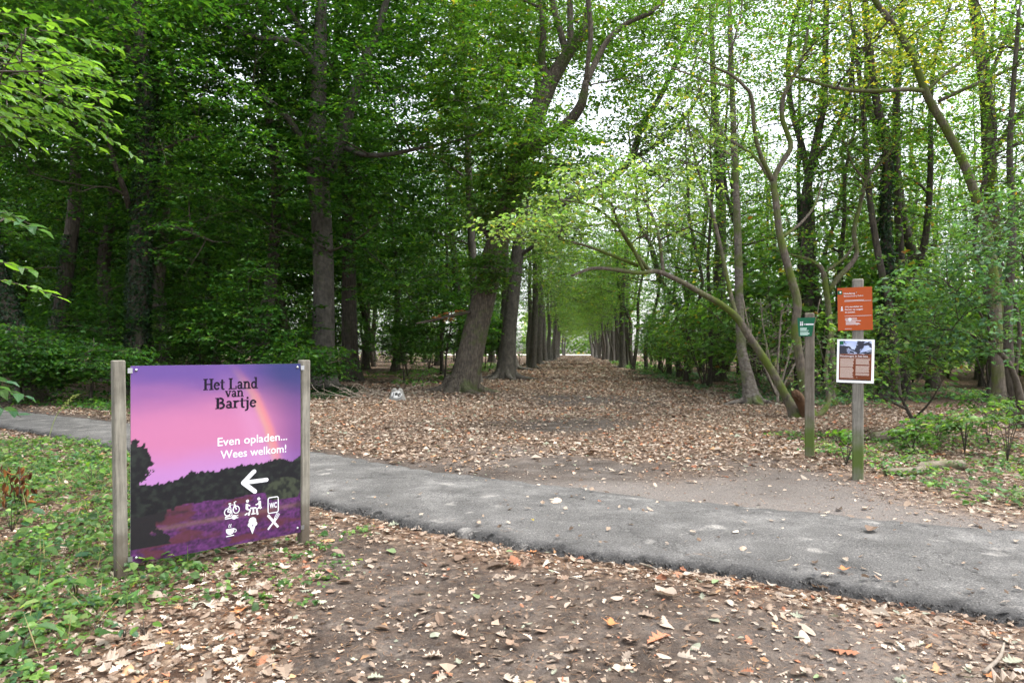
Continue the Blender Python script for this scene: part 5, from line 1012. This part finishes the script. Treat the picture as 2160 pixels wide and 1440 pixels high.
# the carpet on the avenue and under the trees
def carpet(n_, xy, L, palette='litter', tilt=.3, zr=.02):
    x, y = xy; ok = ~on_path(x, y, .02) & (rl.random(len(x)) < np.clip(litter_mask(x, y)*1.15+.06, 0, 1)); x = x[ok]; y = y[ok]; m_ = len(x); an = rl.uniform(0, 2*pi, m_); LL = L*np.exp(rl.normal(0, .32, m_))
    lt.leaves(np.stack([x, y, hgt(x, y)+rl.uniform(.004, zr, m_)], 1), np.stack([np.cos(an), np.sin(an), rl.normal(0, .18, m_)], 1), rl.normal(0, tilt, (m_, 3))+np.array((0, 0, 1)), LL, LL*rl.uniform(.45, .75, m_), pal(rl, palette, m_, .2), 0, False, .14, .10)
carpet(0, fan(52000, 9, 20, .78, .9), .075)
carpet(0, fan(42000, 19, 34, .5, 1), .10, zr=.03)
y = rl.uniform(33, 70, 34000); carpet(0, (AV*y+rl.uniform(-9, 6.5, len(y)), y), .15, zr=.04)
y = rl.uniform(70, 236, 26000); carpet(0, (AV*y+rl.uniform(-6, 6, len(y)), y), .26, zr=.05)
lit_o = tag(lt.build('leaf_litter', M['leaf_dry'], ground), kind='stuff')
# the leaves that show largest, one by one
FM = []
for k in range(28):
    Vv, F = TPL[k % 12]; q = MB(); q.add(Vv, F, pal(rl, 'litter', 1, .12)[0] if k % 7 else ((.20, .27, .13), (.42, .33, .06), (.28, .30, .22), (.45, .19, .08))[k//7]); FM.append(q.mesh('fallen_leaf', M['leaf_dry']))
cnt = 0
while cnt < 292:
    yv = 2.35+4.6*rl.random()**1.5; xv = rl.uniform(-.78, .78)*yv
    if rl.random() > (.10 if on_path(xv, yv) else .35+.65*float(litter_mask(xv, yv))): continue
    if verge(np.array(xv), np.array(yv)) and rl.random() < .6: continue
    a = rl.uniform(0, 2*pi); N = np.array((rl.normal(0, .14), rl.normal(0, .14), 1)); op = bool(on_path(xv, yv, -.1))
    leaf_obj(FM[rl.integers(28)], np.array((xv, yv, float(surf(xv, yv))+.012)), np.array((math.cos(a), math.sin(a), 0)), N, float(np.clip(.078*np.exp(rl.normal(0, .38)), .045, .19)), path if op else ground, 'fallen_leaf'); cnt += 1
# twigs lying about
for px0, py0, px1, py1, r_, lab in ((2075, 1436, 2118, 1375, .011, 'grey stick lying in the leaves at the bottom right corner'), (1350, 1185, 1385, 1210, .008, 'short brown twig on the near edge of the asphalt path'), (1200, 1222, 1240, 1238, .006, 'thin dark twig on the soil below the path bend'), (1640, 1205, 1668, 1200, .004, 'tiny forked twig on the asphalt right of the middle'), (330, 1178, 440, 1160, .010, 'crooked twig lying under the picture board'), (1895, 1008, 1960, 985, .006, 'thin dry stick leaning by the grey log')):
    a_ = np.array((*ground_at(px0, py0), 0.)); b_ = np.array((*ground_at(px1, py1), 0.)); m_ = (a_+b_)/2+rl.normal(0, .03, 3); zz = [float(surf(p[0], p[1]))+r_+.012 for p in (a_, m_, b_)]; a_[2], m_[2], b_[2] = zz[0], zz[1]+.012, zz[2]+.02
    g = MB(); q_, rr_ = spline([a_, m_, b_], [r_, r_*.9, r_*.5], .03); g.tube(q_, rr_, 6, flute=.1); tag(g.build('fallen_twig', M['twig_pale']), lab, 'twig')
